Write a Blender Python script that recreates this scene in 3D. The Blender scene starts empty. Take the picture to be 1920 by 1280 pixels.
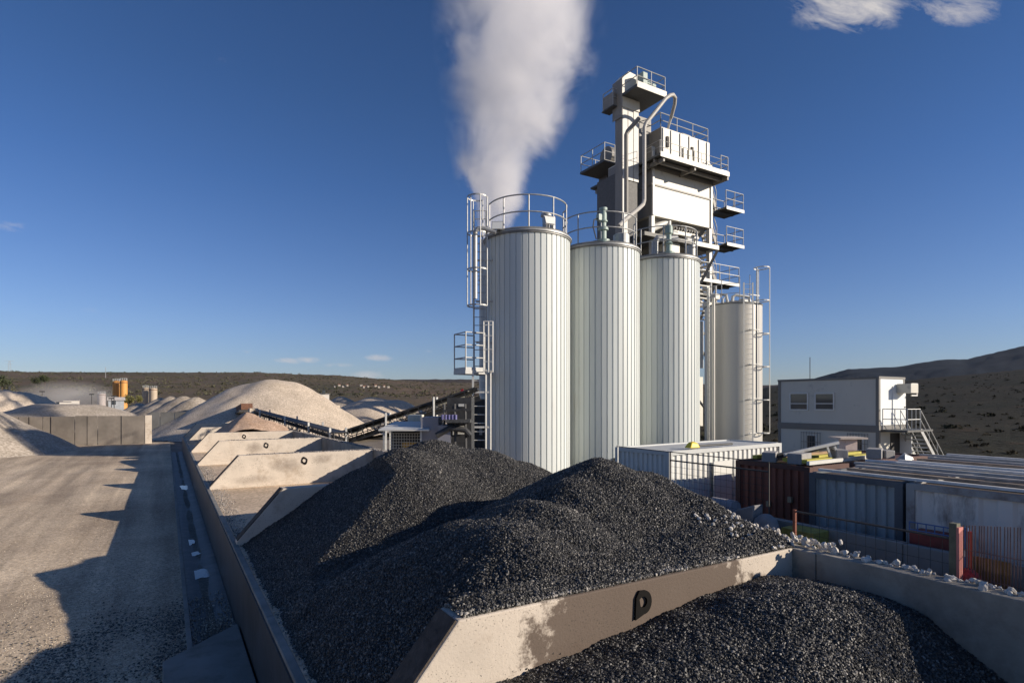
import bpy, math, random
import numpy as np
from mathutils import Vector, Matrix, noise as mnoise
random.seed(7); np.random.seed(7)
S = bpy.context.scene
COL = S.collection
# ---------------------------------------------------------------- camera, sky, sun, exposure
CAM_H = 4.0
YAW = math.radians(30.96)
CY, SY = math.cos(YAW), math.sin(YAW)
cam_d = bpy.data.cameras.new('camera'); cam = bpy.data.objects.new('camera', cam_d); COL.objects.link(cam)
cam.location = (0, 0, CAM_H); cam.rotation_euler = (math.pi/2, 0, -YAW)
cam_d.sensor_width = 36; cam_d.lens = 1080/1920*36
cam_d.shift_y = 112/1920
cam_d.clip_start = 0.1; cam_d.clip_end = 20000
S.camera = cam

SUN_TO = Vector((2.1, -2.0, 1.0)).normalized()          # towards the sun
SUN_EL = math.asin(SUN_TO.z)
sun_d = bpy.data.lights.new('sun', 'SUN'); sun = bpy.data.objects.new('sun', sun_d); COL.objects.link(sun)
sun_d.energy = 5.0; sun_d.angle = math.radians(0.5); sun_d.color = (1.0, 0.885, 0.745)
sun.rotation_euler = SUN_TO.to_track_quat('Z', 'Y').to_euler(); sun.location = (30, -30, 40)

W = bpy.data.worlds.new('World'); S.world = W; W.use_nodes = True
nt = W.node_tree; N = nt.nodes; L = nt.links
bg = N['Background']; bg.inputs['Strength'].default_value = 0.056
sky = N.new('ShaderNodeTexSky'); sky.sky_type = 'NISHITA'; sky.sun_disc = False
sky.sun_elevation = SUN_EL; sky.sun_rotation = math.atan2(SUN_TO.x, SUN_TO.y)
sky.altitude = 300; sky.air_density = 1.0; sky.dust_density = 0.25; sky.ozone_density = 2.6
# a few thin clouds: ellipses of noise at fixed directions of the sky
tc = N.new('ShaderNodeTexCoord')
def wm(op, a, b=None, c=None, clamp=False):
    n = N.new('ShaderNodeMath'); n.operation = op; n.use_clamp = clamp
    for i, v in enumerate((a, b, c)):
        if v is None: continue
        if isinstance(v, (int, float)): n.inputs[i].default_value = v
        else: L.new(v, n.inputs[i])
    return n.outputs[0]
sx = N.new('ShaderNodeSeparateXYZ'); L.new(tc.outputs['Generated'], sx.inputs[0])
fwd = wm('ADD', wm('MULTIPLY', sx.outputs[0], SY), wm('MULTIPLY', sx.outputs[1], CY))
rgt = wm('SUBTRACT', wm('MULTIPLY', sx.outputs[0], CY), wm('MULTIPLY', sx.outputs[1], SY))
fw2 = wm('MAXIMUM', fwd, 0.05)
ga = wm('DIVIDE', rgt, fw2); gb = wm('DIVIDE', sx.outputs[2], fw2)   # plan bearing and height of the sky point
cv = N.new('ShaderNodeCombineXYZ'); L.new(wm('ADD', ga, wm('MULTIPLY', gb, .9)), cv.inputs[0]); L.new(wm('MULTIPLY', gb, 1.7), cv.inputs[1])
nz = N.new('ShaderNodeTexNoise'); nz.inputs['Scale'].default_value = 15; nz.inputs['Detail'].default_value = 9
nz.inputs['Roughness'].default_value = 0.66; nz.inputs['Distortion'].default_value = 0.35
L.new(cv.outputs[0], nz.inputs['Vector'])
acc = None
for (px, py, rx, ry, st) in ((1590, 15, 140, 58, 1.0), (1790, 18, 110, 42, .85), (1700, 2, 60, 20, .4), (475, 659, 34, 8, .62), (560, 675, 60, 9, .72),
                             (632, 684, 42, 7, .62), (712, 670, 46, 9, .68), (802, 659, 22, 4, .4), (22, 424, 42, 20, .45),
                             (700, 703, 60, 11, .75), (412, 112, 26, 14, .22), (150, 583, 90, 10, .18)):
    ax = (px-960)/1080; by = (752-py)/1080
    d1 = wm('DIVIDE', wm('SUBTRACT', ga, ax), rx/1080); d2 = wm('DIVIDE', wm('SUBTRACT', gb, by), ry/1080)
    r2 = wm('ADD', wm('MULTIPLY', d1, d1), wm('MULTIPLY', d2, d2))
    m = wm('MULTIPLY', wm('SUBTRACT', 1.0, r2, clamp=True), st)
    acc = m if acc is None else wm('MAXIMUM', acc, m)
den = wm('MULTIPLY', wm('SUBTRACT', wm('ADD', nz.outputs[0], wm('MULTIPLY', acc, 0.42)), 0.63, clamp=True), 2.4, clamp=True)
den = wm('MULTIPLY', den, wm('MULTIPLY', acc, 1.6, clamp=True), clamp=True)
mx = N.new('ShaderNodeMix'); mx.data_type = 'RGBA'
L.new(den, mx.inputs[0]); mx.inputs[7].default_value = (9.0, 8.6, 8.6, 1)
hs = N.new('ShaderNodeHueSaturation'); hs.inputs['Saturation'].default_value = 1.0
L.new(sky.outputs[0], hs.inputs['Color'])
# camera colour response: deeper blue overhead, as a polarised winter sky
rp = N.new('ShaderNodeValToRGB'); L.new(sx.outputs[2], rp.inputs[0]); ee = rp.color_ramp.elements
ee[0].position = 0; ee[0].color = (.50, .525, .70, 1); ee[1].position = 1; ee[1].color = (.25, .39, .60, 1)
for p_, c_ in ((.12, (.49, .55, .77)), (.337, (.33, .475, .73)), (.46, (.30, .45, .68))):
    q_ = ee.new(p_); q_.color = (*c_, 1)
v1 = N.new('ShaderNodeVectorMath'); v1.operation = 'MULTIPLY'; L.new(hs.outputs[0], v1.inputs[0]); L.new(rp.outputs[0], v1.inputs[1])
v2 = N.new('ShaderNodeVectorMath'); v2.operation = 'SCALE'; L.new(v1.outputs[0], v2.inputs[0]); v2.inputs['Scale'].default_value = 2.0
L.new(v2.outputs[0], mx.inputs[6])
L.new(mx.outputs[2], bg.inputs['Color'])
vs = S.view_settings; vs.view_transform = 'Standard'; vs.look = 'None'; vs.gamma = 1; vs.exposure = 0.3; vs.use_curve_mapping = False
S.cycles.use_denoising = True
S.cycles.volume_step_rate = 1.0
S.cycles.volume_max_steps = 256
S.cycles.max_bounces = 8; S.cycles.volume_bounces = 4

# ---------------------------------------------------------------- surveying helpers: sight lines of the survey station (0,0,4)
def ray(px):
    r = (px-960)/1080; return (CY*r+SY, CY-SY*r)         # x and y per metre of depth
def az(px, py, z):                                        # point at height z
    D = (CAM_H-z)*1080/(py-752); a, b = ray(px); return Vector((a*D, b*D, z))
def ay(px, py, y):                                        # point on the plane y
    a, b = ray(px); D = y/b; return Vector((a*D, y, CAM_H-(py-752)*D/1080))
def ax_(px, py, x):                                       # point on the plane x
    a, b = ray(px); D = x/a; return Vector((x, b*D, CAM_H-(py-752)*D/1080))
def ad(px, py, D):                                        # point at depth D
    a, b = ray(px); return Vector((a*D, b*D, CAM_H-(py-752)*D/1080))

# ---------------------------------------------------------------- materials
MATS = {}
def mat(name, col, rough=.7, metal=0., var=.15, scale=2., bump=0., bscale=40., dirt=None, dirt_amt=.0, dscale=1.2, coords='world', stretch=(1, 1, 1), spec=.5, rand=0.):
    if name in MATS: return MATS[name]
    m = bpy.data.materials.new(name); m.use_nodes = True; MATS[name] = m
    t = m.node_tree; n = t.nodes; l = t.links; b = n['Principled BSDF']
    b.inputs['Roughness'].default_value = rough; b.inputs['Metallic'].default_value = metal
    b.inputs['Specular IOR Level'].default_value = spec
    g = n.new('ShaderNodeNewGeometry') if coords == 'world' else n.new('ShaderNodeTexCoord')
    src = g.outputs['Position'] if coords == 'world' else g.outputs['Object']
    mp = n.new('ShaderNodeMapping'); mp.inputs['Scale'].default_value = stretch; l.new(src, mp.inputs[0])
    nz = n.new('ShaderNodeTexNoise'); nz.inputs['Scale'].default_value = scale; nz.inputs['Detail'].default_value = 6
    nz.inputs['Roughness'].default_value = .6
    l.new(mp.outputs[0], nz.inputs['Vector'])
    cr = n.new('ShaderNodeValToRGB'); l.new(nz.outputs[0], cr.inputs[0])
    lo = [max(0, c*(1-var)) for c in col]; hi = [min(1, c*(1+var)) for c in col]
    cr.color_ramp.elements[0].position = .32; cr.color_ramp.elements[1].position = .68
    cr.color_ramp.elements[0].color = (*lo, 1); cr.color_ramp.elements[1].color = (*hi, 1)
    out = cr.outputs[0]
    if dirt:
        n2 = n.new('ShaderNodeTexNoise'); n2.inputs['Scale'].default_value = dscale; n2.inputs['Detail'].default_value = 8
        n2.inputs['Roughness'].default_value = .68
        l.new(mp.outputs[0], n2.inputs['Vector'])
        r2 = n.new('ShaderNodeValToRGB'); l.new(n2.outputs[0], r2.inputs[0])
        r2.color_ramp.elements[0].position = .62-dirt_amt*.35; r2.color_ramp.elements[1].position = .78-dirt_amt*.2
        r2.color_ramp.elements[0].color = (0, 0, 0, 1); r2.color_ramp.elements[1].color = (1, 1, 1, 1)
        mxx = n.new('ShaderNodeMix'); mxx.data_type = 'RGBA'; l.new(r2.outputs[0], mxx.inputs[0]); l.new(out, mxx.inputs[6])
        mxx.inputs[7].default_value = (*dirt, 1); out = mxx.outputs[2]
    if rand:
        oi = n.new('ShaderNodeObjectInfo')
        mr = n.new('ShaderNodeMapRange'); mr.inputs[3].default_value = 1-rand; mr.inputs[4].default_value = 1+rand
        l.new(oi.outputs['Random'], mr.inputs[0])
        vm = n.new('ShaderNodeVectorMath'); vm.operation = 'SCALE'; l.new(out, vm.inputs[0]); l.new(mr.outputs[0], vm.inputs['Scale']); out = vm.outputs[0]
    l.new(out, b.inputs['Base Color'])
    if bump:
        n3 = n.new('ShaderNodeTexNoise'); n3.inputs['Scale'].default_value = bscale; n3.inputs['Detail'].default_value = 5
        l.new(mp.outputs[0], n3.inputs['Vector'])
        bp = n.new('ShaderNodeBump'); bp.inputs['Strength'].default_value = bump; bp.inputs['Distance'].default_value = .02
        l.new(n3.outputs[0], bp.inputs['Height']); l.new(bp.outputs[0], b.inputs['Normal'])
    return m
concrete = mat('cast concrete', (.56, .485, .395), .88, var=.10, scale=1.3, bump=.25, bscale=30, dirt=(.34, .265, .19), dirt_amt=.22, dscale=.9)
concrete_gr = mat('grey concrete', (.26, .24, .21), .9, var=.16, scale=1.1, bump=.3, bscale=25, dirt=(.17, .15, .12), dirt_amt=.3)
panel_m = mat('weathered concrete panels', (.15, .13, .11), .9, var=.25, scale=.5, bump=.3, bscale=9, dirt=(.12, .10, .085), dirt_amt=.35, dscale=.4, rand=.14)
clad = mat('silo sheet', (.585, .615, .585), .48, metal=.0, var=.03, scale=1.2, dirt=(.50, .49, .44), dirt_amt=.12, dscale=.9, stretch=(1, 1, .10), rand=.05)
galv = mat('galvanised steel', (.40, .40, .385), .5, metal=.35, var=.15, scale=6)
white_st = mat('white painted steel', (.64, .63, .58), .5, var=.05, scale=2, dirt=(.42, .35, .27), dirt_amt=.10, dscale=2)
cream = mat('cream tower sheet', (.64, .61, .52), .5, var=.05, scale=.8, dirt=(.40, .36, .29), dirt_amt=.16, dscale=.8, stretch=(1, 1, .5))
tower_side = mat('warm grey and side shade', (.22, .205, .18), .55, var=.10, scale=1.0, dirt=(.20, .18, .15), dirt_amt=.2, dscale=1.2, stretch=(1, 1, .4))  # grey steel parts; also the painted shade on unlit tower sides
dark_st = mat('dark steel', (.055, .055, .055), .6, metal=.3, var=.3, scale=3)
grate = mat('walkway grating', (.10, .10, .095), .6, metal=.4, var=.3, scale=8)
rust = mat('rusty steel', (.16, .075, .045), .85, var=.35, scale=4)
motor = mat('green grey motor paint', (.28, .36, .32), .5, var=.15, scale=5)
tank_m = mat('smooth tank paint', (.52, .50, .45), .45, metal=.1, var=.04, scale=.7, dirt=(.42, .39, .34), dirt_amt=.12, dscale=.5, stretch=(1, 1, .15))
rubber = mat('black rubber', (.025, .025, .025), .6, var=.3, scale=5)
glass = mat('window glass', (.035, .045, .055), .06, var=.2, scale=1, spec=.8)
office_m = mat('grey office panel', (.56, .535, .455), .6, var=.04, scale=.6, dirt=(.30, .30, .27), dirt_amt=.1)
office_fr = mat('grey office frame', (.17, .16, .14), .5, var=.08, scale=1)

# ---------------------------------------------------------------- mesh builder
def unit_circle(n, ph=0): return [(math.cos(2*math.pi*i/n+ph), math.sin(2*math.pi*i/n+ph)) for i in range(n)]
class MB:
    def __init__(s): s.v = []; s.f = []
    def box(s, x0, x1, y0, y1, z0, z1):
        b = len(s.v)
        s.v += [(x0, y0, z0), (x1, y0, z0), (x1, y1, z0), (x0, y1, z0), (x0, y0, z1), (x1, y0, z1), (x1, y1, z1), (x0, y1, z1)]
        s.f += [[b+i for i in q] for q in ((0, 3, 2, 1), (4, 5, 6, 7), (0, 1, 5, 4), (1, 2, 6, 5), (2, 3, 7, 6), (3, 0, 4, 7))]; return s
    def bar(s, p, q, r, n=6, r2=None, cap=True):
        p = Vector(p); q = Vector(q); d = (q-p)
        if d.length < 1e-6: return s
        d.normalize(); a = d.orthogonal().normalized(); c = d.cross(a); b = len(s.v); r2 = r if r2 is None else r2
        for (P, R) in ((p, r), (q, r2)):
            for (x, y) in unit_circle(n, math.pi/n): s.v.append(tuple(P+a*x*R+c*y*R))
        for i in range(n): s.f.append([b+i, b+(i+1) % n, b+n+(i+1) % n, b+n+i])
        if cap: s.f.append([b+i for i in range(n)][::-1]); s.f.append([b+n+i for i in range(n)])
        return s
    def beam(s, p, q, w, h, up=(0, 0, 1)):
        p = Vector(p); q = Vector(q); d = (q-p).normalized(); up = Vector(up)
        if abs(d.dot(up)) > .98: up = Vector((1, 0, 0))
        a = d.cross(up).normalized(); c = a.cross(d); b = len(s.v)
        for P in (p, q):
            for (x, y) in ((-1, -1), (1, -1), (1, 1), (-1, 1)): s.v.append(tuple(P+a*x*w/2+c*y*h/2))
        s.f += [[b+i for i in t] for t in ((0, 1, 2, 3), (7, 6, 5, 4), (0, 4, 5, 1), (1, 5, 6, 2), (2, 6, 7, 3), (3, 7, 4, 0))]; return s
    def tube(s, pts, r, n=8):
        pts = [Vector(p) for p in pts]; b = len(s.v); k = len(pts); prev = None
        for i, P in enumerate(pts):
            d = ((pts[min(i+1, k-1)]-pts[max(i-1, 0)])).normalized()
            a = d.orthogonal().normalized() if prev is None else (prev-d*prev.dot(d)).normalized()
            prev = a; c = d.cross(a)
            for (x, y) in unit_circle(n): s.v.append(tuple(P+a*x*r+c*y*r))
        for j in range(k-1):
            for i in range(n): s.f.append([b+j*n+i, b+j*n+(i+1) % n, b+(j+1)*n+(i+1) % n, b+(j+1)*n+i])
        s.f.append([b+i for i in range(n)][::-1]); s.f.append([b+(k-1)*n+i for i in range(n)]); return s
    def lathe(s, cx, cy, prof, n=32, a0=0, a1=2*math.pi):
        b = len(s.v); full = abs(a1-a0-2*math.pi) < 1e-6; m = n if full else n+1
        for (r, z) in prof:
            for i in range(m):
                t = a0+(a1-a0)*i/n; s.v.append((cx+r*math.cos(t), cy+r*math.sin(t), z))
        for j in range(len(prof)-1):
            for i in range(n):
                i2 = (i+1) % m if full else i+1
                s.f.append([b+j*m+i, b+j*m+i2, b+(j+1)*m+i2, b+(j+1)*m+i])
        return s
    def prism(s, pts, ax, t0, t1):
        # polygon pts (two coords), extruded along axis ax
        b = len(s.v); n = len(pts)
        for t in (t0, t1):
            for (p, q) in pts:
                s.v.append({'x': (t, p, q), 'y': (p, t, q), 'z': (p, q, t)}[ax])
        s.f.append([b+i for i in range(n)]); s.f.append([b+n+i for i in range(n)][::-1])
        for i in range(n): s.f.append([b+i, b+n+i, b+n+(i+1) % n, b+(i+1) % n])
        return s
    def hexa(s, c8):
        b = len(s.v); s.v += [tuple(p) for p in c8]
        s.f += [[b+i for i in q] for q in ((0, 3, 2, 1), (4, 5, 6, 7), (0, 1, 5, 4), (1, 2, 6, 5), (2, 3, 7, 6), (3, 0, 4, 7))]; return s
    def mesh(s, name, m, off=(0, 0, 0), smooth=False, fix=True):
        me = bpy.data.meshes.new(name)
        o = Vector(off)
        me.from_pydata([(v[0]-o.x, v[1]-o.y, v[2]-o.z) for v in s.v], [], s.f)
        if fix and len(s.f) < 60000:
            import bmesh
            bm = bmesh.new(); bm.from_mesh(me); bmesh.ops.recalc_face_normals(bm, faces=bm.faces); bm.to_mesh(me); bm.free()
        me.materials.append(m)
        if smooth:
            me.polygons.foreach_set('use_smooth', [True]*len(me.polygons))
            try: me.set_sharp_from_angle(angle=math.radians(35))
            except Exception: pass
        return me
    def build(s, name, m, parent=None, smooth=False, bevel=0):
        off = WL(parent) if parent else Vector((0, 0, 0))
        o = bpy.data.objects.new(name, s.mesh(name, m, off, smooth)); COL.objects.link(o)
        if parent: o.parent = parent
        if bevel:
            md = o.modifiers.new('bevel', 'BEVEL'); md.width = bevel; md.segments = 2; md.limit_method = 'ANGLE'
        return o
def WL(o):
    v = Vector((0, 0, 0))
    while o is not None: v = v+Vector(o.location); o = o.parent
    return v
def tag(o, label=None, cat=None, group=None, kind=None):
    if label: o['label'] = label
    if cat: o['category'] = cat
    if group: o['group'] = group
    if kind: o['kind'] = kind
    return o
def thing(name, loc, label, cat, group=None):
    o = bpy.data.objects.new(name, None); o.empty_display_size = .2; COL.objects.link(o); o.location = loc
    return tag(o, label, cat, group)
def inst(name, me, parent, wloc, rot=(0, 0, 0), scale=(1, 1, 1)):
    o = bpy.data.objects.new(name, me); COL.objects.link(o)
    if parent: o.parent = parent
    o.location = Vector(wloc)-(WL(parent) if parent else Vector()); o.rotation_euler = rot; o.scale = scale
    return o
def railing(pts, h, parent, m=galv, r=.022, step=1.1, mids=1, kick=None, name='railing', closed=False, vposts=True):
    """handrail with knee rails and posts along a polyline at deck height"""
    pts = [Vector(p) for p in pts]; mb = MB()
    if not vposts:
        for j in range(mids+1):
            k_ = MB()
            for a_, b_ in zip(pts, pts[1:]): k_.bar(a_+Vector((0, 0, h*(j+1)/(mids+1))), b_+Vector((0, 0, h*(j+1)/(mids+1))), r, 6)
            last = k_.build('knee_rail' if j < mids else 'handrail', m, parent)
        return last
    if closed: pts = pts+[pts[0]]
    up = Vector((0, 0, 1))
    for k in range(len(pts)-1):
        p, q = pts[k], pts[k+1]
        for j in range(mids+1):
            hh = h*(j+1)/(mids+1); mb.bar(p+up*hh, q+up*hh, r, 6)
        n = max(1, round((q-p).length/step)) if vposts else 0
        for i in range(n+1 if vposts else 0):
            if i == n and k < len(pts)-2: continue
            c = p.lerp(q, i/n); mb.bar(c, c+up*h, r, 6)
        if kick: mb.beam(p+up*kick/2, q+up*kick/2, .008, kick)
    return mb.build(name, m, parent)
def ladder(base, z1, side, parent, m=white_st, w=.45, rr=.015, rung_step=.28, name='ladder', stile=.025):
    base = Vector(base); side = Vector(side).normalized()
    mb = MB()
    for s in (-1, 1):
        p = base+side*w/2*s; mb.beam(p, Vector((p.x, p.y, z1)), stile*1.6, stile*2.2, up=side)
    lad = mb.build(name, m, parent)
    rm = MB().bar(-side*w/2, side*w/2, rr, 6).mesh('rung', m)
    n = int((z1-base.z-.15)/rung_step)
    for i in range(n+1): inst('rung', rm, lad, base+Vector((0, 0, .2+i*rung_step)))
    return lad
def cage(cx, cy, r, z0, z1, a_mid, span, parent, m=galv, nb=5, step=1.0, name='ladder_cage', hr=.02, w=.016):
    mb = MB(); angs = [a_mid-span/2+span*i/(nb-1) for i in range(nb)]
    for a in angs: mb.beam((cx+r*math.cos(a), cy+r*math.sin(a), z0), (cx+r*math.cos(a), cy+r*math.sin(a), z1), w*2, w)
    n = max(1, round((z1-z0)/step))
    for k in range(n+1):
        z = z0+(z1-z0)*k/n
        aa = [a_mid-span/2+span*i/14 for i in range(15)]
        for i in range(14):
            mb.beam((cx+r*math.cos(aa[i]), cy+r*math.sin(aa[i]), z), (cx+r*math.cos(aa[i+1]), cy+r*math.sin(aa[i+1]), z), w*.7, hr*2)
    return mb.build(name, m, parent)
# ---------------------------------------------------------------- ground, yard, gutter, hills
YZ = -1.6          # level of the haul yard left of the bins
def ground_mat(name, cols, big=.08, fine=9., wet=None, rough=.95, bump=.5, track=False):
    m = bpy.data.materials.new(name); m.use_nodes = True; t = m.node_tree; n = t.nodes; l = t.links; b = n['Principled BSDF']
    b.inputs['Roughness'].default_value = rough
    g = n.new('ShaderNodeNewGeometry')
    def nz(sc, d=8, ro=.6):
        k = n.new('ShaderNodeTexNoise'); k.inputs['Scale'].default_value = sc; k.inputs['Detail'].default_value = d; k.inputs['Roughness'].default_value = ro
        l.new(g.outputs['Position'], k.inputs['Vector']); return k
    a = nz(big, 9, .65); f = nz(fine, 10, .75)
    cr = n.new('ShaderNodeValToRGB'); l.new(a.outputs[0], cr.inputs[0])
    e = cr.color_ramp.elements; e[0].position = .35; e[1].position = .66; e[0].color = (*cols[0], 1); e[1].color = (*cols[1], 1)
    c2 = n.new('ShaderNodeValToRGB'); l.new(f.outputs[0], c2.inputs[0])
    e = c2.color_ramp.elements; e[0].position = .38; e[1].position = .64; e[0].color = (.55, .53, .5, 1); e[1].color = (1.25, 1.25, 1.25, 1)
    if track:      # wheel tracks: long streaks of paler dust and damp dark ruts
        mp = n.new('ShaderNodeMapping'); mp.inputs['Scale'].default_value = (1.1, .055, 1); mp.inputs['Rotation'].default_value = (0, 0, .12); l.new(g.outputs['Position'], mp.inputs[0])
        tn = n.new('ShaderNodeTexNoise'); tn.inputs['Scale'].default_value = 1.; tn.inputs['Detail'].default_value = 5; tn.inputs['Distortion'].default_value = .35; l.new(mp.outputs[0], tn.inputs['Vector'])
        tr = n.new('ShaderNodeValToRGB'); l.new(tn.outputs[0], tr.inputs[0]); e = tr.color_ramp.elements
        e[0].position = .36; e[1].position = .66; e[0].color = (.72, .70, .68, 1); e[1].color = (1.18, 1.16, 1.12, 1)
        m3 = n.new('ShaderNodeMix'); m3.data_type = 'RGBA'; m3.blend_type = 'MULTIPLY'; m3.inputs[0].default_value = 1
        l.new(cr.outputs[0], m3.inputs[6]); l.new(tr.outputs[0], m3.inputs[7]); cr = m3; cro = m3.outputs[2]
    else: cro = cr.outputs[0]
    mx = n.new('ShaderNodeMix'); mx.data_type = 'RGBA'; mx.blend_type = 'MULTIPLY'; mx.inputs[0].default_value = 1
    l.new(cro, mx.inputs[6]); l.new(c2.outputs[0], mx.inputs[7]); l.new(mx.outputs[2], b.inputs['Base Color'])
    bp = n.new('ShaderNodeBump'); bp.inputs['Strength'].default_value = bump; bp.inputs['Distance'].default_value = .03
    l.new(f.outputs[0], bp.inputs['Height']); l.new(bp.outputs[0], b.inputs['Normal'])
    return m
yard_m = ground_mat('compacted tan gravel', ((.47, .37, .265), (.75, .615, .45)), .16, 11, track=True)
plat_m = ground_mat('grey brown gravel', ((.17, .14, .11), (.30, .26, .21)), .3, 10)
binfl_m = ground_mat('dusty concrete floor', ((.54, .41, .28), (.74, .58, .41)), .5, 6, bump=.2, rough=.8)

def grid_sheet(xs, ys, fz):
    mb = MB(); nx, ny = len(xs), len(ys)
    for y in ys:
        for x in xs: mb.v.append((x, y, fz(x, y)))
    for j in range(ny-1):
        for i in range(nx-1): mb.f.append([j*nx+i, j*nx+i+1, (j+1)*nx+i+1, (j+1)*nx+i])
    return mb
def frange(a, b, s):
    k = int(round((b-a)/s)); return [a+(b-a)*i/k for i in range(k+1)]
def yardz(x, y):
    d = math.hypot(x, y)
    u = mnoise.noise(Vector((x*.35, y*.12, 3)))*.05+mnoise.noise(Vector((x*.9, y*.35, 9)))*.022
    return YZ+u*min(1, max(0, (.35-x)/.8))
# near yard fine, far yard coarse: one sheet to the horizon is laid a little lower
grid_sheet(frange(-34, .42, .18), frange(-8, 92, .35), yardz).build('yard', yard_m, smooth=True)['kind'] = 'structure'
far_ground = MB(); far_ground.prism([(-3800, -3800), (6100, -3800), (6100, 6100), (-3800, 6100)], 'z', YZ-2.6, YZ-.12) if False else [far_ground.box(-3800, 12.9, -3800, 6100, YZ-2.6, YZ-.12), far_ground.box(12.9, 6100, -3800, 24.5, YZ-2.6, YZ-.12), far_ground.box(12.9, 80, 110, 6100, YZ-2.6, YZ-.12), far_ground.box(80, 6100, 24.5, 6100, YZ-2.6, YZ-.12)]; tag(far_ground.build('ground', plat_m), kind='structure')
# platform of the plant (level 0)
mb = MB(); mb.prism([(1.85, -30), (46, -30), (46, 24.5), (12.9, 24.5), (12.9, 76), (1.85, 76)], 'z', -3.2, 0); tag(mb.build('plant_platform', plat_m), kind='structure')
mb = MB(); mb.box(12.9, 80, 24.5, 110, -3.4, -2.6); tag(mb.build('plant_terrace', plat_m), kind='structure')
# concrete slab of the bins
mb = MB(); mb.box(1.60, 9.15, -6, 75, YZ-.05, .012); tag(mb.build('bin_floor', binfl_m), kind='structure')
wet_shade_side = mat('wet and shaded gutter face', (.045, .05, .055), .45, var=.45, scale=1.1, bump=.5, bscale=9, dirt=(.075, .075, .072), dirt_amt=.2, dscale=.8, stretch=(1, 1, .6))  # wet face, with the gutter's bluish shade painted into its colour
# raised sill along the front of the bins
mb = MB()
for k in range(14):
    y0 = -6+k*5.8; mb.box(1.56, 1.70, y0+.006, y0+5.794, -.03, .05)
sb_ = MB(); sb_.box(1.535, 1.69, -6, 75, YZ-.2, -.034); tag(sb_.build('gutter_side', wet_shade_side), kind='structure')
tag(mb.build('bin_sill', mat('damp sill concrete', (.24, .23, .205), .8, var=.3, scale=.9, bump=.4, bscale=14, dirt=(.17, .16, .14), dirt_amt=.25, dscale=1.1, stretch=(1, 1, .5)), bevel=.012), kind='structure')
# gutter
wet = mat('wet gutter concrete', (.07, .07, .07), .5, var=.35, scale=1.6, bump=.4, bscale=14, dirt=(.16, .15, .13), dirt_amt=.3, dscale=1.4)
def gutz(x, y): return YZ-.10-.05*math.cos((x-.5)/1.0*math.pi*2-math.pi)*.5+mnoise.noise(Vector((x*1.7, y*.5, 1)))*.010
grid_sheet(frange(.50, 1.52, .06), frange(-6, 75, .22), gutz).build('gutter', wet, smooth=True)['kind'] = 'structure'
mb = MB()
for k in range(28):
    y0 = -6+k*2.9; mb.box(.40, .51, y0+.008, y0+2.892, YZ-.25, YZ+.035)
tag(mb.build('gutter_kerb', concrete_gr, bevel=.01), kind='structure')
# puddles
water = mat('still water', (.03, .04, .05), .12, var=.1, scale=3, spec=.6)
for i, (cx, cy, rx, ry) in enumerate(((.98, 21.6, .42, .55), (.84, 24.6, .26, .32), (.80, 26.8, .22, .5), (.9, 31.5, .3, .30), (1.02, 36, .3, .5), (.95, 44, .35, 1.2), (1.0, 52, .32, 1.6))):
    if i in (3, 4, 6): continue
    mb = MB(); n = 48
    mb.v.append((cx, cy, YZ-.106))
    for k in range(n):
        a = 2*math.pi*k/n; s = 1+.42*mnoise.fractal(Vector((math.cos(a)*1.3, math.sin(a)*1.3, i*3.1+.4)), 1., 2., 4)
        mb.v.append((cx+rx*s*math.cos(a), cy+ry*s*math.sin(a), YZ-.106))
    for k in range(n): mb.f.append([0, 1+k, 1+(k+1) % n])
    o = mb.build('puddle', water)
    tag(o, ['largest round puddle shining in the gutter beside the dark gravel bin', 'small ragged puddle in the gutter just past the largest puddle', 'thin puddle in the gutter behind the ragged puddle',
            'puddle in the gutter beside the second sunlit divider wall', 'puddle in the gutter past the second divider wall', 'long puddle in the far gutter beside the reddish heap', 'farthest long puddle in the gutter near its end'][i], 'puddle', 'puddles in the gutter')
# concrete apron over the gutter, near the camera
mb = MB(); mb.prism([(-.07, 14.1), (1.50, 15.6), (1.50, 2.0), (-.07, 2.0)], 'z', YZ-.03, YZ+.16)
tag(mb.build('gutter_apron', concrete_gr, bevel=.02), kind='structure')

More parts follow.
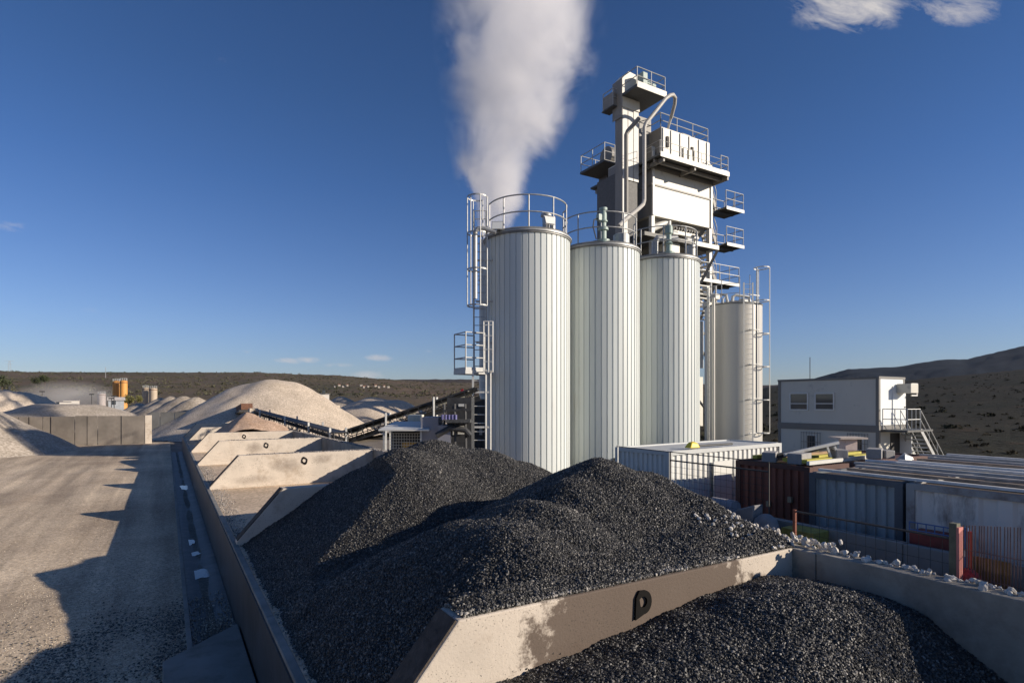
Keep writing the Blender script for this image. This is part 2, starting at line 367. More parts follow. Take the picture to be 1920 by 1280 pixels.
def scatter(name, base_me, dens, rmin, rmax, m, parent=None, label=None, cat=None, seed=1, flat=.75, sub=1, sink=.2, loc=(0, 0, 0)):
    """loose stones on a surface, instanced by geometry nodes"""
    o = bpy.data.objects.new(name, base_me); COL.objects.link(o); o.location = loc
    if parent: o.parent = parent
    g = bpy.data.node_groups.new('loose stones', 'GeometryNodeTree')
    g.interface.new_socket('Geometry', in_out='INPUT', socket_type='NodeSocketGeometry')
    g.interface.new_socket('Geometry', in_out='OUTPUT', socket_type='NodeSocketGeometry')
    n = g.nodes; l = g.links; gi = n.new('NodeGroupInput'); go = n.new('NodeGroupOutput')
    d = n.new('GeometryNodeDistributePointsOnFaces'); d.inputs['Density'].default_value = 1.0; d.inputs['Seed'].default_value = seed
    at = n.new('GeometryNodeInputNamedAttribute'); at.data_type = 'FLOAT'; at.inputs['Name'].default_value = 'dens'
    mu = n.new('ShaderNodeMath'); mu.operation = 'MULTIPLY'; l.new(at.outputs[0], mu.inputs[0]); mu.inputs[1].default_value = dens
    l.new(mu.outputs[0], d.inputs['Density'])
    ico = n.new('GeometryNodeMeshIcoSphere'); ico.inputs['Radius'].default_value = 1; ico.inputs['Subdivisions'].default_value = sub
    sm = n.new('GeometryNodeSetMaterial'); sm.inputs['Material'].default_value = m
    sp = n.new('GeometryNodeSetPosition'); nt_ = n.new('ShaderNodeTexNoise'); nt_.inputs['Scale'].default_value = 1.4
    sub_ = n.new('ShaderNodeVectorMath'); sub_.operation = 'SUBTRACT'; l.new(nt_.outputs['Color'], sub_.inputs[0]); sub_.inputs[1].default_value = (.5, .5, .5)
    sc_ = n.new('ShaderNodeVectorMath'); sc_.operation = 'SCALE'; l.new(sub_.outputs[0], sc_.inputs[0]); sc_.inputs['Scale'].default_value = 1.3
    l.new(ico.outputs[0], sp.inputs[0]); l.new(sc_.outputs[0], sp.inputs['Offset']); l.new(sp.outputs[0], sm.inputs[0])
    ip = n.new('GeometryNodeInstanceOnPoints'); l.new(gi.outputs[0], d.inputs[0]); l.new(d.outputs[0], ip.inputs[0]); l.new(sm.outputs[0], ip.inputs['Instance'])
    rr = n.new('FunctionNodeRandomValue'); rr.data_type = 'FLOAT_VECTOR'; rr.inputs[0].default_value = (0, 0, 0); rr.inputs[1].default_value = (6.28, 6.28, 6.28)
    l.new(rr.outputs[0], ip.inputs['Rotation'])
    rs = n.new('FunctionNodeRandomValue'); rs.data_type = 'FLOAT'; rs.inputs[2].default_value = 0; rs.inputs[3].default_value = 1; rs.inputs['Seed'].default_value = 5
    pw = n.new('ShaderNodeMath'); pw.operation = 'POWER'; l.new(rs.outputs[1], pw.inputs[0]); pw.inputs[1].default_value = 2.2
    mr = n.new('ShaderNodeMapRange'); l.new(pw.outputs[0], mr.inputs[0]); mr.inputs[3].default_value = rmin; mr.inputs[4].default_value = rmax
    r3 = n.new('FunctionNodeRandomValue'); r3.data_type = 'FLOAT_VECTOR'; r3.inputs[0].default_value = (.7, .7, .45); r3.inputs[1].default_value = (1.25, 1.1, .9); r3.inputs['Seed'].default_value = 9
    vs_ = n.new('ShaderNodeVectorMath'); vs_.operation = 'SCALE'; l.new(r3.outputs[0], vs_.inputs[0]); l.new(mr.outputs[0], vs_.inputs['Scale'])
    l.new(vs_.outputs[0], ip.inputs['Scale'])
    l.new(ip.outputs[0], go.inputs[0])
    md = o.modifiers.new('stones', 'NODES'); md.node_group = g
    tag(o, label, cat, kind='stuff')
    return o
def set_dens(me, fn):
    a = me.attributes.new('dens', 'FLOAT', 'POINT')
    co = np.zeros(len(me.vertices)*3); me.vertices.foreach_get('co', co); co = co.reshape(-1, 3)
    a.data.foreach_set('value', np.array([fn(*c) for c in co], dtype=np.float32))
def stone_mat(name, cols, rough=.5, spec=.5):
    m = bpy.data.materials.new(name); m.use_nodes = True; t = m.node_tree; n = t.nodes; l = t.links; b = n['Principled BSDF']
    oi = n.new('ShaderNodeObjectInfo'); cr = n.new('ShaderNodeValToRGB'); l.new(oi.outputs['Random'], cr.inputs[0])
    e = cr.color_ramp.elements
    e[0].position = cols[0][0]; e[0].color = (*cols[0][1], 1); e[1].position = cols[-1][0]; e[1].color = (*cols[-1][1], 1)
    for p, c in cols[1:-1]:
        q = e.new(p); q.color = (*c, 1)
    l.new(cr.outputs[0], b.inputs['Base Color']); b.inputs['Roughness'].default_value = rough; b.inputs['Specular IOR Level'].default_value = spec
    return m
tan_st = stone_mat('tan chippings', [(0, (.17, .135, .10)), (.5, (.34, .28, .21)), (1, (.60, .52, .41))], .85)
# loose chippings on the yard, thickest beside the gutter
base = grid_sheet(frange(-13, .4, .4), frange(8, 40, .5), lambda x, y: yardz(x, y)-.004).mesh('yard_chippings', yard_m)
def yd(x, y, z):
    a = .35+1.2*max(0, mnoise.noise(Vector((x*.35, y*.16, 5)))+.15)
    near = max(0, min(1, (26-y)/12)); edge = math.exp(-((x+.8)/2.4)**2)
    return a*(.25+.75*near)+1.6*edge*near
set_dens(base, yd)
scatter('yard_chippings', base, 520, .006, .022, tan_st, label=None, seed=3)
b3 = grid_sheet(frange(-7, .4, .3), frange(8, 22, .4), lambda x, y: yardz(x, y)-.003).mesh('spilled_gravel', yard_m)
set_dens(b3, lambda x, y, z: max(0, min(1, (19.5-y)/6))*max(0, min(1, 1-(-x-.5)/4.5))*max(0, .55+1.6*mnoise.noise(Vector((x*.7, y*.5, 12)))))
scatter('spilled_gravel', b3, 1500, .012, .038, stone_mat('damp dark chippings', [(0, (.05, .045, .04)), (.6, (.13, .115, .095)), (1, (.32, .28, .23))], .8), seed=14)
b2 = grid_sheet(frange(.52, 1.5, .12), frange(13, 20, .3), lambda x, y: YZ-.07).mesh('gutter_gravel', yard_m)
set_dens(b2, lambda x, y, z: max(0, min(1, (19.5-y)/3))*(.5+mnoise.noise(Vector((x*2, y, 4)))))
scatter('gutter_gravel', b2, 900, .008, .03, tan_st, seed=4)

# ------------- hills (polar terrain), heights given as sight-line elevations so the skyline is the real one
def interp(x, T):
    if x <= T[0][0]: return T[0][1]
    for (a, b), (c, d) in zip(T, T[1:]):
        if x <= c: return b+(d-b)*(x-a)/(c-a)
    return T[-1][1]
def hill(name, pxs, R0, R1, z0f, skyf, nr, m, rough_amp, curve=1.0, seed=0, back=1.4):
    mb = MB(); n = len(pxs); rows = nr+4
    for j in range(rows):
        t = min(j/(nr-1), 1); extra = max(0, j-nr+1)
        D = R0+(R1-R0)*t
        if extra: D = R1*(1+(back-1)*extra/4)
        for px in pxs:
            a, b = ray(px); top = CAM_H+(752-skyf(px))*R1/1080; z0 = z0f(px)
            s = t**curve
            z = z0+(top-z0)*s
            if extra: z = top*(1-.22*extra)
            amp = rough_amp*math.sin(min(1, t*1.02)*math.pi)**.7
            z += amp*mnoise.fractal(Vector((a*D*.006+seed, b*D*.006, 0)), 1., 2., 5)
            z += (D*.0011)*mnoise.noise(Vector((px*.09, j*.7, seed)))*(1 if not extra else .3)
            mb.v.append((a*D, b*D, z))
    for j in range(rows-1):
        for i in range(n-1): mb.f.append([j*n+i, j*n+i+1, (j+1)*n+i+1, (j+1)*n+i])
    o = mb.build(name, m, smooth=True); tag(o, kind='structure'); return mb
def hill_mat(name, c1, c2, c3, s1, s2):
    m = bpy.data.materials.new(name); m.use_nodes = True; t = m.node_tree; n = t.nodes; l = t.links; b = n['Principled BSDF']
    b.inputs['Roughness'].default_value = 1; b.inputs['Specular IOR Level'].default_value = .1
    g = n.new('ShaderNodeNewGeometry')
    def nz(sc, d=9, ro=.7):
        k = n.new('ShaderNodeTexNoise'); k.inputs['Scale'].default_value = sc; k.inputs['Detail'].default_value = d; k.inputs['Roughness'].default_value = ro
        l.new(g.outputs['Position'], k.inputs['Vector']); return k
    a = nz(s1); f = nz(s2)
    cr = n.new('ShaderNodeValToRGB'); l.new(a.outputs[0], cr.inputs[0]); e = cr.color_ramp.elements
    e[0].position = .36; e[1].position = .62; e[0].color = (*c1, 1); e[1].color = (*c2, 1)
    c2n = n.new('ShaderNodeValToRGB'); l.new(f.outputs[0], c2n.inputs[0]); e = c2n.color_ramp.elements
    e[0].position = .60; e[1].position = .72; e[0].color = (0, 0, 0, 1); e[1].color = (1, 1, 1, 1)
    mx = n.new('ShaderNodeMix'); mx.data_type = 'RGBA'; l.new(c2n.outputs[0], mx.inputs[0]); l.new(cr.outputs[0], mx.inputs[6]); mx.inputs[7].default_value = (*c3, 1)
    l.new(mx.outputs[2], b.inputs['Base Color'])
    bp = n.new('ShaderNodeBump'); bp.inputs['Strength'].default_value = .8; bp.inputs['Distance'].default_value = 3.; l.new(f.outputs[0], bp.inputs['Height']); l.new(bp.outputs[0], b.inputs['Normal'])
    return m
hm_left = hill_mat('scrub hill', (.085, .08, .05), (.15, .108, .078), (.24, .19, .15), .006, .035)
hm_right = hill_mat('brown hillside', (.028, .030, .022), (.044, .038, .028), (.075, .052, .034), .012, .09)
hm_far = hill_mat('far hill haze blue', (.010, .016, .026), (.018, .024, .034), (.024, .028, .036), .002, .01)  # blue of distant haze put into the hill colours
SKL = [(-1500, 640), (-700, 678), (-200, 690), (0, 695), (60, 697), (300, 698), (480, 698), (560, 701), (640, 704), (700, 709), (760, 713), (800, 716), (1100, 722), (1500, 730), (2600, 745)]
SKM = [(-1500, 740), (600, 735), (680, 718), (730, 712), (760, 711), (830, 711), (900, 711), (1100, 716), (1440, 722), (1500, 720), (1600, 724), (2600, 740)]
SKR = [(900, 751), (1380, 742), (1440, 726), (1520, 722), (1700, 713), (1800, 704), (1920, 692), (2200, 672), (2800, 650)]
SKF = [(1150, 745), (1440, 730), (1520, 711), (1560, 700), (1590, 692), (1625, 690), (1680, 688), (1720, 681), (1770, 674), (1815, 673), (1860, 662), (1920, 648), (2100, 610), (2600, 560)]
pL = [-1500+i*12 for i in range(int(4100/12))]
hillL = hill('left_hillside', pL, 230, 1150, lambda p: -1.7, lambda p: interp(p, SKL), 46, hm_left, 5, 1.15, 1)
hill('middle_hill', pL[120:], 1300, 2300, lambda p: 10, lambda p: interp(p, SKM), 14, hill_mat('brown far hill', (.05, .042, .032), (.085, .062, .052), (.12, .09, .07), .003, .02), 8, 1.0, 4)
pR = [1150+i*8 for i in range(220)]
hillR = hill('right_hillside', pR, 47, 620, lambda p: -1.5, lambda p: interp(p, SKR), 60, hm_right, 2.2, 1.05, 7)
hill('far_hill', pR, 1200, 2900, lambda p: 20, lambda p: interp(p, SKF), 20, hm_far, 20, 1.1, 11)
# scrub on the hillsides: thousands of leaf clumps as one mass each
def scrub(name, verts, ncol, rows, count, rmin, rmax, m, seed, jmin=0, jmax=None, leaves=26, pwr=1.0):
    rng = np.random.RandomState(seed); V = np.array(verts, dtype=np.float32).reshape(-1, ncol, 3); jm = jmax or rows
    j = (jmin+(jm-jmin-1.01)*rng.rand(count)**pwr); i = rng.rand(count)*(ncol-1.01)
    j0 = j.astype(int); i0 = i.astype(int); fj = (j-j0)[:, None]; fi = (i-i0)[:, None]
    P = (V[j0, i0]*(1-fj)*(1-fi)+V[j0+1, i0]*fj*(1-fi)+V[j0, i0+1]*(1-fj)*fi+V[j0+1, i0+1]*fj*fi)
    R = (rmin+(rmax-rmin)*rng.rand(count)**2)
    d = rng.normal(size=(count, leaves, 3)); d /= np.linalg.norm(d, axis=2, keepdims=True); d[..., 2] = np.abs(d[..., 2])
    C = P[:, None]+d*(R[:, None, None]*(.55+.45*rng.rand(count, leaves, 1)))*np.array([1, 1, .75])
    sz = R[:, None, None]*.38
    a = rng.normal(size=C.shape); a /= np.linalg.norm(a, axis=2, keepdims=True); b = rng.normal(size=C.shape); b /= np.linalg.norm(b, axis=2, keepdims=True)
    tri = np.stack([C+a*sz, C+b*sz, C-(a+b)*sz*.6], axis=2).reshape(-1, 3)
    me = bpy.data.meshes.new(name); n = len(tri)//3
    me.vertices.add(n*3); me.vertices.foreach_set('co', tri.astype(np.float32).ravel())
    me.loops.add(n*3); me.loops.foreach_set('vertex_index', np.arange(n*3, dtype=np.int32))
    me.polygons.add(n); me.polygons.foreach_set('loop_start', np.arange(0, n*3, 3, dtype=np.int32)); me.update(); me.validate()
    me.materials.append(m); o = bpy.data.objects.new(name, me); COL.objects.link(o); o['kind'] = 'stuff'; return o
scr_g = mat('olive scrub', (.095, .090, .056), .95, var=.4, scale=.1, spec=.1)
scr_b = mat('brown scrub', (.045, .038, .025), .95, var=.45, scale=.1, spec=.1)
scr_d = mat('dark green scrub', (.036, .036, .022), .95, var=.45, scale=.1, spec=.1)
scrub('hillside_scrub', hillR.v, len(pR), 64, 1500, .2, .6, scr_b, 5, 0, 44, 26, 1.5)
scrub('hillside_bushes', hillR.v, len(pR), 64, 420, .3, 1.2, scr_d, 6, 2, 60, 26, 1.1)
scrub('left_hill_scrub', hillL.v, len(pL), 50, 9000, 1.0, 3.2, scr_g, 8, 8, 46, 14)
# ---------------------------------------------------------------- bin walls
def wall_mat(name, stains=(), dark=(.088, .060, .043)):
    """concrete with a dirt stain of its own shape: stains are (x centre, z centre, x radius, z radius)"""
    m = concrete.copy(); m.name = name; t = m.node_tree; n = t.nodes; l = t.links; b = n['Principled BSDF']
    src = b.inputs['Base Color'].links[0].from_socket
    g = n.new('ShaderNodeNewGeometry'); sp = n.new('ShaderNodeSeparateXYZ'); l.new(g.outputs['Position'], sp.inputs[0])
    def M(op, a, bb, clamp=False):
        k = n.new('ShaderNodeMath'); k.operation = op; k.use_clamp = clamp
        for i, v in enumerate((a, bb)):
            if isinstance(v, (int, float)): k.inputs[i].default_value = v
            else: l.new(v, k.inputs[i])
        return k.outputs[0]
    nz = n.new('ShaderNodeTexNoise'); nz.inputs['Scale'].default_value = 5; nz.inputs['Detail'].default_value = 9; nz.inputs['Roughness'].default_value = .7; l.new(g.outputs['Position'], nz.inputs['Vector'])
    acc = None
    for (cx, cz, rx, rz, st) in stains:
        d1 = M('DIVIDE', M('SUBTRACT', sp.outputs[0], cx), rx); d2 = M('DIVIDE', M('SUBTRACT', sp.outputs[2], cz), rz)
        q = M('SUBTRACT', 1.25, M('ADD', M('MULTIPLY', d1, d1), M('MULTIPLY', d2, d2)))
        q = M('ADD', q, M('MULTIPLY', M('SUBTRACT', nz.outputs[0], .5), 2.2)); q = M('MULTIPLY', M('MULTIPLY', q, 3.0 if st > .5 else .55, True), st if st > .5 else st*1.7, True)
        acc = q if acc is None else M('MAXIMUM', acc, q)
    if acc is not None:
        mx = n.new('ShaderNodeMix'); mx.data_type = 'RGBA'; l.new(acc, mx.inputs[0]); l.new(src, mx.inputs[6]); mx.inputs[7].default_value = (*dark, 1)
        l.new(mx.outputs[2], b.inputs['Base Color'])
    # bucket scrapes low on the face
    ms = n.new('ShaderNodeMapping'); ms.inputs['Scale'].default_value = (1.1, 1.1, 26); ms.inputs['Rotation'].default_value = (0, .06, 0); l.new(g.outputs['Position'], ms.inputs[0])
    ns = n.new('ShaderNodeTexNoise'); ns.inputs['Scale'].default_value = 1.; ns.inputs['Detail'].default_value = 5; ns.inputs['Roughness'].default_value = .7; l.new(ms.outputs[0], ns.inputs['Vector'])
    low = M('MULTIPLY', M('SUBTRACT', .95, sp.outputs[2]), 1.6, True)
    ks = M('MULTIPLY', M('MULTIPLY', M('SUBTRACT', ns.outputs[0], .60, True), 12, True), low, True)
    mx1 = n.new('ShaderNodeMix'); mx1.data_type = 'RGBA'; l.new(M('MULTIPLY', ks, .6), mx1.inputs[0]); l.new(b.inputs['Base Color'].links[0].from_socket, mx1.inputs[6]); mx1.inputs[7].default_value = (.20, .155, .115, 1)
    l.new(mx1.outputs[2], b.inputs['Base Color'])
    # spatter
    n4 = n.new('ShaderNodeTexNoise'); n4.inputs['Scale'].default_value = 42; n4.inputs['Detail'].default_value = 4; l.new(g.outputs['Position'], n4.inputs['Vector'])
    n5 = n.new('ShaderNodeTexNoise'); n5.inputs['Scale'].default_value = 1.6; n5.inputs['Detail'].default_value = 3; l.new(g.outputs['Position'], n5.inputs['Vector'])
    k = M('MULTIPLY', M('SUBTRACT', M('ADD', n4.outputs[0], M('MULTIPLY', n5.outputs[0], .35)), .80, True), 14, True)
    mx2 = n.new('ShaderNodeMix'); mx2.data_type = 'RGBA'; l.new(M('MULTIPLY', k, .75), mx2.inputs[0]); l.new(b.inputs['Base Color'].links[0].from_socket, mx2.inputs[6]); mx2.inputs[7].default_value = (.07, .055, .042, 1)
    l.new(mx2.outputs[2], b.inputs['Base Color'])
    return m
TOPZ = 1.5; XB = 9.15
lug_m = mat('lifting eye and shadow black', (.008, .007, .006), .8, var=.3, scale=5, spec=.15)  # black for the eye together with its cast shadow
def divider(y, label, th=.42, x0=1.66, xt=2.86, lug=None, stains=(), flip=False):
    r = thing('divider_wall', ((x0+XB)/2, y+th/2, 0), label, 'concrete wall', 'divider walls of the gravel bins')
    m = wall_mat('divider concrete', stains)
    mb = MB(); mb.prism([(x0, 0), (x0, .12), (xt, TOPZ), (XB-.004, TOPZ), (XB-.004, 0)], 'y', y, y+th)
    mb.build('wall_body', m, r, bevel=.02)
    MB().beam((x0+.02, y+th/2, .155), (xt-.02, y+th/2, TOPZ-.005), th*.92, .03).build('dirt_shade_crust', mat('dirt and painted shade', (.075, .06, .048), .95, var=.4, scale=7, bump=.6, bscale=30), r)  # dirt on the clipped end, with its shade painted into the slab
    # cast foot of the precast wall units
    mb = MB()
    if lug:
        cx, cz, s = lug; big = s >= 1; s = s*.82 if big else s
        n = 18; ptsO = []; ptsI = []
        # D-shaped plate of eye and painted shadow: flat side left, hole in the middle
        for k in range(n+1):
            a = -math.pi/2+math.pi*k/n
            ptsO.append((cx+.03*s+.17*s*math.cos(a), cz+.20*s*math.sin(a)))
        ptsO = [(cx-.17*s, cz-.27*s)]+ptsO+[(cx-.08*s, cz+.21*s), (cx-.15*s, cz+.10*s)]
        if not big:
            ptsO = [(cx+.15*s*math.cos(t), cz+.19*s*math.sin(t)+.03*s*math.cos(3*t)) for t in [2*math.pi*k/24 for k in range(24)]]; ptsI = []
        no = len(ptsO)
        for k in range(no):
            p = ptsO[k]; a = math.atan2(p[1]-cz, p[0]-cx); ptsI.append((cx+.095*s*math.cos(a), cz+.01*s+.095*s*math.sin(a)))
        b = 0
        for t in (y-.035, y-.004):
            for p in ptsO: mb.v.append((p[0], t, p[1]))
            for p in ptsI: mb.v.append((p[0], t, p[1]))
        for k in range(no):
            k2 = (k+1) % no
            mb.f += [[k, k2, no+k2, no+k], [2*no+k, 3*no+k, 3*no+k2, 2*no+k2], [k, 2*no+k, 2*no+k2, k2], [no+k, no+k2, 3*no+k2, 3*no+k]]
        mb.build('lifting_eye_and_shadow', lug_m, r)
    return r
WY = [5.95, 17.5, 29.2, 40.6, 51.2, 62.3, 72.8]
divider(WY[0], 'nearest low concrete divider wall with a brown stained face, lifting eye with black painted shadow and clipped corner', .5, lug=(5.67, 1.21, 1.0001), stains=((5.9, .95, 2.0, .95, .92), (8.0, .55, .9, .6, .55)))
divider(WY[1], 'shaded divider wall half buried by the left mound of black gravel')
divider(WY[2], 'sunlit divider wall with the largest visible lifting eye with black painted shadow, gravel strewn along its top', lug=(5.75, 1.12, .95), stains=((4.9, .95, .75, .35, .4), (6.6, 1.15, .5, .22, .35), (3.5, .35, 1.0, .22, .3)))
divider(WY[3], 'sunlit divider wall with a lifting eye and painted shadow, next behind the gravel topped one', lug=(5.6, 1.12, .95), stains=((4.9, .95, .55, .4, .4),))
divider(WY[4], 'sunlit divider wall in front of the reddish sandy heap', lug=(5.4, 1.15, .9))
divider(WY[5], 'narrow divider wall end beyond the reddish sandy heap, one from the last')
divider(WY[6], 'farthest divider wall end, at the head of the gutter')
# bin back wall, cast in lengths
bw = thing('bin_back_wall', (9.35, 30, 0), 'long low concrete wall closing the backs of all the gravel bins', 'concrete wall')
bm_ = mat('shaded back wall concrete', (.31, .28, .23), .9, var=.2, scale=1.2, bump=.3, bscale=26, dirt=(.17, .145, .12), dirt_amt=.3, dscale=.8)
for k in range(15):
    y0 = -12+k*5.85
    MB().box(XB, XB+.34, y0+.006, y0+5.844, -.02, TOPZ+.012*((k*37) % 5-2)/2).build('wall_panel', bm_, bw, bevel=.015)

# ---------------------------------------------------------------- heaps of gravel
def heap(name, x0, x1, y0, y1, fz, step, m, label, cat, floor=0.02, rough=.03, nscale=1.5, fine=.012, seed=0, group=None):
    xs = frange(x0, x1, step); ys = frange(y0, y1, step); nx, ny = len(xs), len(ys)
    H = np.zeros((ny, nx))
    for j, y in enumerate(ys):
        for i, x in enumerate(xs):
            h = fz(x, y)
            if h > floor-.3:
                h += rough*mnoise.fractal(Vector((x*nscale, y*nscale, seed)), 1., 2., 4)
                h += fine*mnoise.noise(Vector((x*11, y*11, seed+5)))
            H[j, i] = h
    mb = MB(); idx = -np.ones((ny, nx), int); keep = np.zeros((ny-1, nx-1), bool)
    for j in range(ny-1):
        for i in range(nx-1):
            if max(H[j, i], H[j, i+1], H[j+1, i], H[j+1, i+1]) > floor: keep[j, i] = True
    for j in range(ny-1):
        for i in range(nx-1):
            if keep[j, i]:
                q = []
                for (a, b) in ((j, i), (j, i+1), (j+1, i+1), (j+1, i)):
                    if idx[a, b] < 0: idx[a, b] = len(mb.v); mb.v.append((xs[b], ys[a], max(H[a, b], floor-.06)))
                    q.append(int(idx[a, b]))
                mb.f.append(q)
    cx, cy = (x0+x1)/2, (y0+y1)/2
    me = mb.mesh(name, m, (cx, cy, 0), smooth=True, fix=False)
    o = bpy.data.objects.new(name, me); COL.objects.link(o); o.location = (cx, cy, 0)
    tag(o, label, cat, group)
    return o
def cone(x, y, cx, cy, h, s, sx=1., sy=1., rd=.35):
    d = math.sqrt(((x-cx)*sx)**2+((y-cy)*sy)**2+rd*rd)-rd
    return h-s*d
def smax(*a, k=.18):
    m = max(a); return m+k*math.log(sum(math.exp((v-m)/k) for v in a))-0
def black_mat(name, base, glint=.35):
    m = bpy.data.materials.new(name); m.use_nodes = True; t = m.node_tree; n = t.nodes; l = t.links; b = n['Principled BSDF']
    g = n.new('ShaderNodeNewGeometry'); v = n.new('ShaderNodeTexVoronoi'); v.inputs['Scale'].default_value = 28; l.new(g.outputs['Position'], v.inputs['Vector'])
    cr = n.new('ShaderNodeValToRGB'); l.new(v.outputs['Color'], cr.inputs[0]); e = cr.color_ramp.elements
    e[0].position = .2; e[1].position = 1; e[0].color = tuple(c*.5 for c in base)+(1,); e[1].color = tuple(min(1, c*2.4) for c in base)+(1,)
    l.new(cr.outputs[0], b.inputs['Base Color']); b.inputs['Roughness'].default_value = .45
    bp = n.new('ShaderNodeBump'); bp.inputs['Strength'].default_value = 1; bp.inputs['Distance'].default_value = .03; l.new(v.outputs['Distance'], bp.inputs['Height']); l.new(bp.outputs[0], b.inputs['Normal'])
    return m
blk = black_mat('black gravel', (.022, .0205, .018))
blk_st = stone_mat('black gravel stones', [(0, (.010, .0095, .009)), (.5, (.030, .029, .026)), (.80, (.078, .074, .067)), (.96, (.15, .14, .125)), (1, (.26, .24, .21))], .5, .45)
def bin_clip(x, y, h, ylo, yhi, top=TOPZ):
    return h
def f_front(x, y):
    a = smax(cone(x, y, 8.2, 9.9, 2.72, .60, 1., .80), cone(x, y, 7.2, 9.5, 2.40, .62, 1., .75), k=.05)
    b = smax(cone(x, y, 5.9, 8.9, 2.16, .64, 1., .62), cone(x, y, 4.7, 9.5, 1.76, .62, 1., .75), cone(x, y, 4.9, 8.15, 1.96, .62, 1., .62), k=.10)
    c = smax(cone(x, y, 9.0, 9.2, 2.42, .58, 1., .8), cone(x, y, 9.1, 8.15, 2.12, .56, 1., .8), cone(x, y, 9.1, 7.2, 1.80, .5), k=.05)
    h = smax(a, b, c, k=.06)
    g = smax(cone(x, y, 8.3, 7.0, 1.72, .28, .6, 1.6), h, k=.06)
    # gravel lies against the wall and keeps to the sill
    g = min(g, 1.50+max(0, (y-6.25))*.85+.02) if x > 3.0 else g
    fan = 1.42-.62*max(0, 3.3-x)-.30*max(0, y-6.9)          # fan of gravel heaped along the near divider
    if y < 9: g = max(g, min(fan, 1.56-.02*max(0, 5-x)))
    toe = (x-1.78)*.74
    g = min(g, toe) if x < 5 else g
    if x > 9.2: g = g-.45*(x-9.2)
    if y < 6.42 and x < XB: g = min(g, 1.56)
    return g
def f_back(x, y):
    a = cone(x, y, 7.0, 16.4, 2.80, .56, 1., .95, .5)
    b = smax(cone(x, y, 8.4, 15.8, 2.52, .5, 1., .9), cone(x, y, 9.7, 15.2, 2.22, .5, 1., .9), k=.05)
    c = smax(cone(x, y, 5.7, 15.35, 2.70, .62, 1., .8), cone(x, y, 4.7, 14.9, 2.06, .62, 1., .8), k=.05)
    h = smax(a, b, c, k=.14)
    fl = cone(x, y, 5.2, 12.8, .95, .22, 1., .6)
    h = smax(h, fl, k=.1)
    toe = (x-1.80)*.66
    if x < 5: h = min(h, toe)
    # beyond the second divider the heap has run over the wall
    if y > 17.95: h = min(h, 2.4-(y-17.95)*.8)
    if x > 9.2: h = h-.25*(x-9.2)
    return h
def f_near(x, y):
    a = cone(x, y, 8.0, 4.9, 1.32, .26, .75, 1.1, .5)
    b = cone(x, y, 5.2, 4.6, .92, .20, .55, 1.0, .5)
    h = smax(a, b, k=.06)
    h -= .42*max(0, 3.9-y)*max(0, min(1, (x-4.5)/3))
    h -= .10*max(0, x-8.2)
    toe = (x-1.9)*.5
    return min(h, toe)
specs = (('gravel_heap', 1.75, 11.6, 5.46, 15.5, f_front, 'black gravel mound right of centre, the highest and nearest, heaped against the nearest divider wall'),
         ('gravel_heap', 1.75, 12.4, 9.4, 21.2, f_back, 'black gravel mound at the foot of the left silo, behind the highest mound'),
         ('gravel_heap', 1.75, 9.14, -1.0, 5.93, f_near, 'low black gravel heap in the nearest bin at the bottom right, half in shade'))
for k, (nm, x0, x1, y0, y1, fz, lab) in enumerate(specs):
    f2 = fz
    if k == 0: f2 = lambda x, y: fz0(x, y)
    o = None
    if k == 0:
        def fz0(x, y):
            if y < 6.46:
                if x >= XB+.1: return min(f_front(x, y), 1.8)
                if y < 6.0 or x < 2.95: return -1
                return TOPZ+.035+.16*(y-6.0)+.5*max(0, x-7.2)*(y-6.0)*.3
            return f_front(x, y)
        o = heap(nm, x0, x1, y0, y1, fz0, .06, blk, lab, 'gravel heap', seed=k*7, rough=.045, group='black gravel heaps')
    else:
        o = heap(nm, x0, x1, y0, y1, fz, .06, blk, lab, 'gravel heap', seed=k*7, rough=.045, group='black gravel heaps')
    me = o.data; me2 = me.copy(); cx, cy = o.location.x, o.location.y
    if k == 0: set_dens(me2, lambda x, y, z: 1.0 if (y+cy) < 13 else .55)
    elif k == 1: set_dens(me2, lambda x, y, z: .6 if (y+cy) > 12 else .35)
    else: set_dens(me2, lambda x, y, z: 1.1 if (y+cy) > 2 else .2)
    scatter('loose_stones', me2, 1900, .010, .030, blk_st, parent=o, seed=11+k)
# strip of paler chippings lying on wall tops
chips = stone_mat('grey chippings', [(0, (.10, .09, .08)), (.6, (.26, .23, .20)), (1, (.55, .50, .44))], .7)
def topstrip(x0, x1, y0, y1, z, dens, rmax, nm, m=chips, f=None, parent=None, label=None, cat=None):
    me = grid_sheet(frange(x0, x1, .1), frange(y0, y1, .05), lambda x, y: z).mesh(nm, concrete)
    set_dens(me, f or (lambda x, y, z: 1)); o = scatter(nm, me, dens, .008, rmax, m, seed=int(x0*10+y0)); return o
topstrip(2.9, 8.2, WY[0]+.03, WY[0]+.46, TOPZ+.03, 1500, .03, 'wall_top_chippings', stone_mat('dark chippings', [(0, (.09, .085, .075)), (.5, (.22, .205, .18)), (1, (.56, .51, .44))], .6))
topstrip(3.2, 9.0, WY[2]+.02, WY[2]+.4, TOPZ+.004, 900, .04, 'wall_top_gravel')
topstrip(4.2, 9.0, WY[1]+.02, WY[1]+.4, TOPZ+.004, 500, .04, 'wall_top_grit')
topstrip(3.2, 9.0, WY[3]+.02, WY[3]+.4, TOPZ+.004, 500, .05, 'wall_top_stones')
topstrip(XB+.02, XB+.32, 17.5, 48, TOPZ+.014, 700, .05, 'back_wall_chippings')
me = grid_sheet(frange(1.74, 2.35, .1), frange(7, 40, .2), lambda x, y: .016).mesh('sill_chippings', concrete)
set_dens(me, lambda x, y, z: max(0, 1-(x-1.74)/.7)*(1.0+mnoise.noise(Vector((x, y*.7, 3))))); scatter('sill_chippings', me, 420, .008, .03, chips, seed=31)

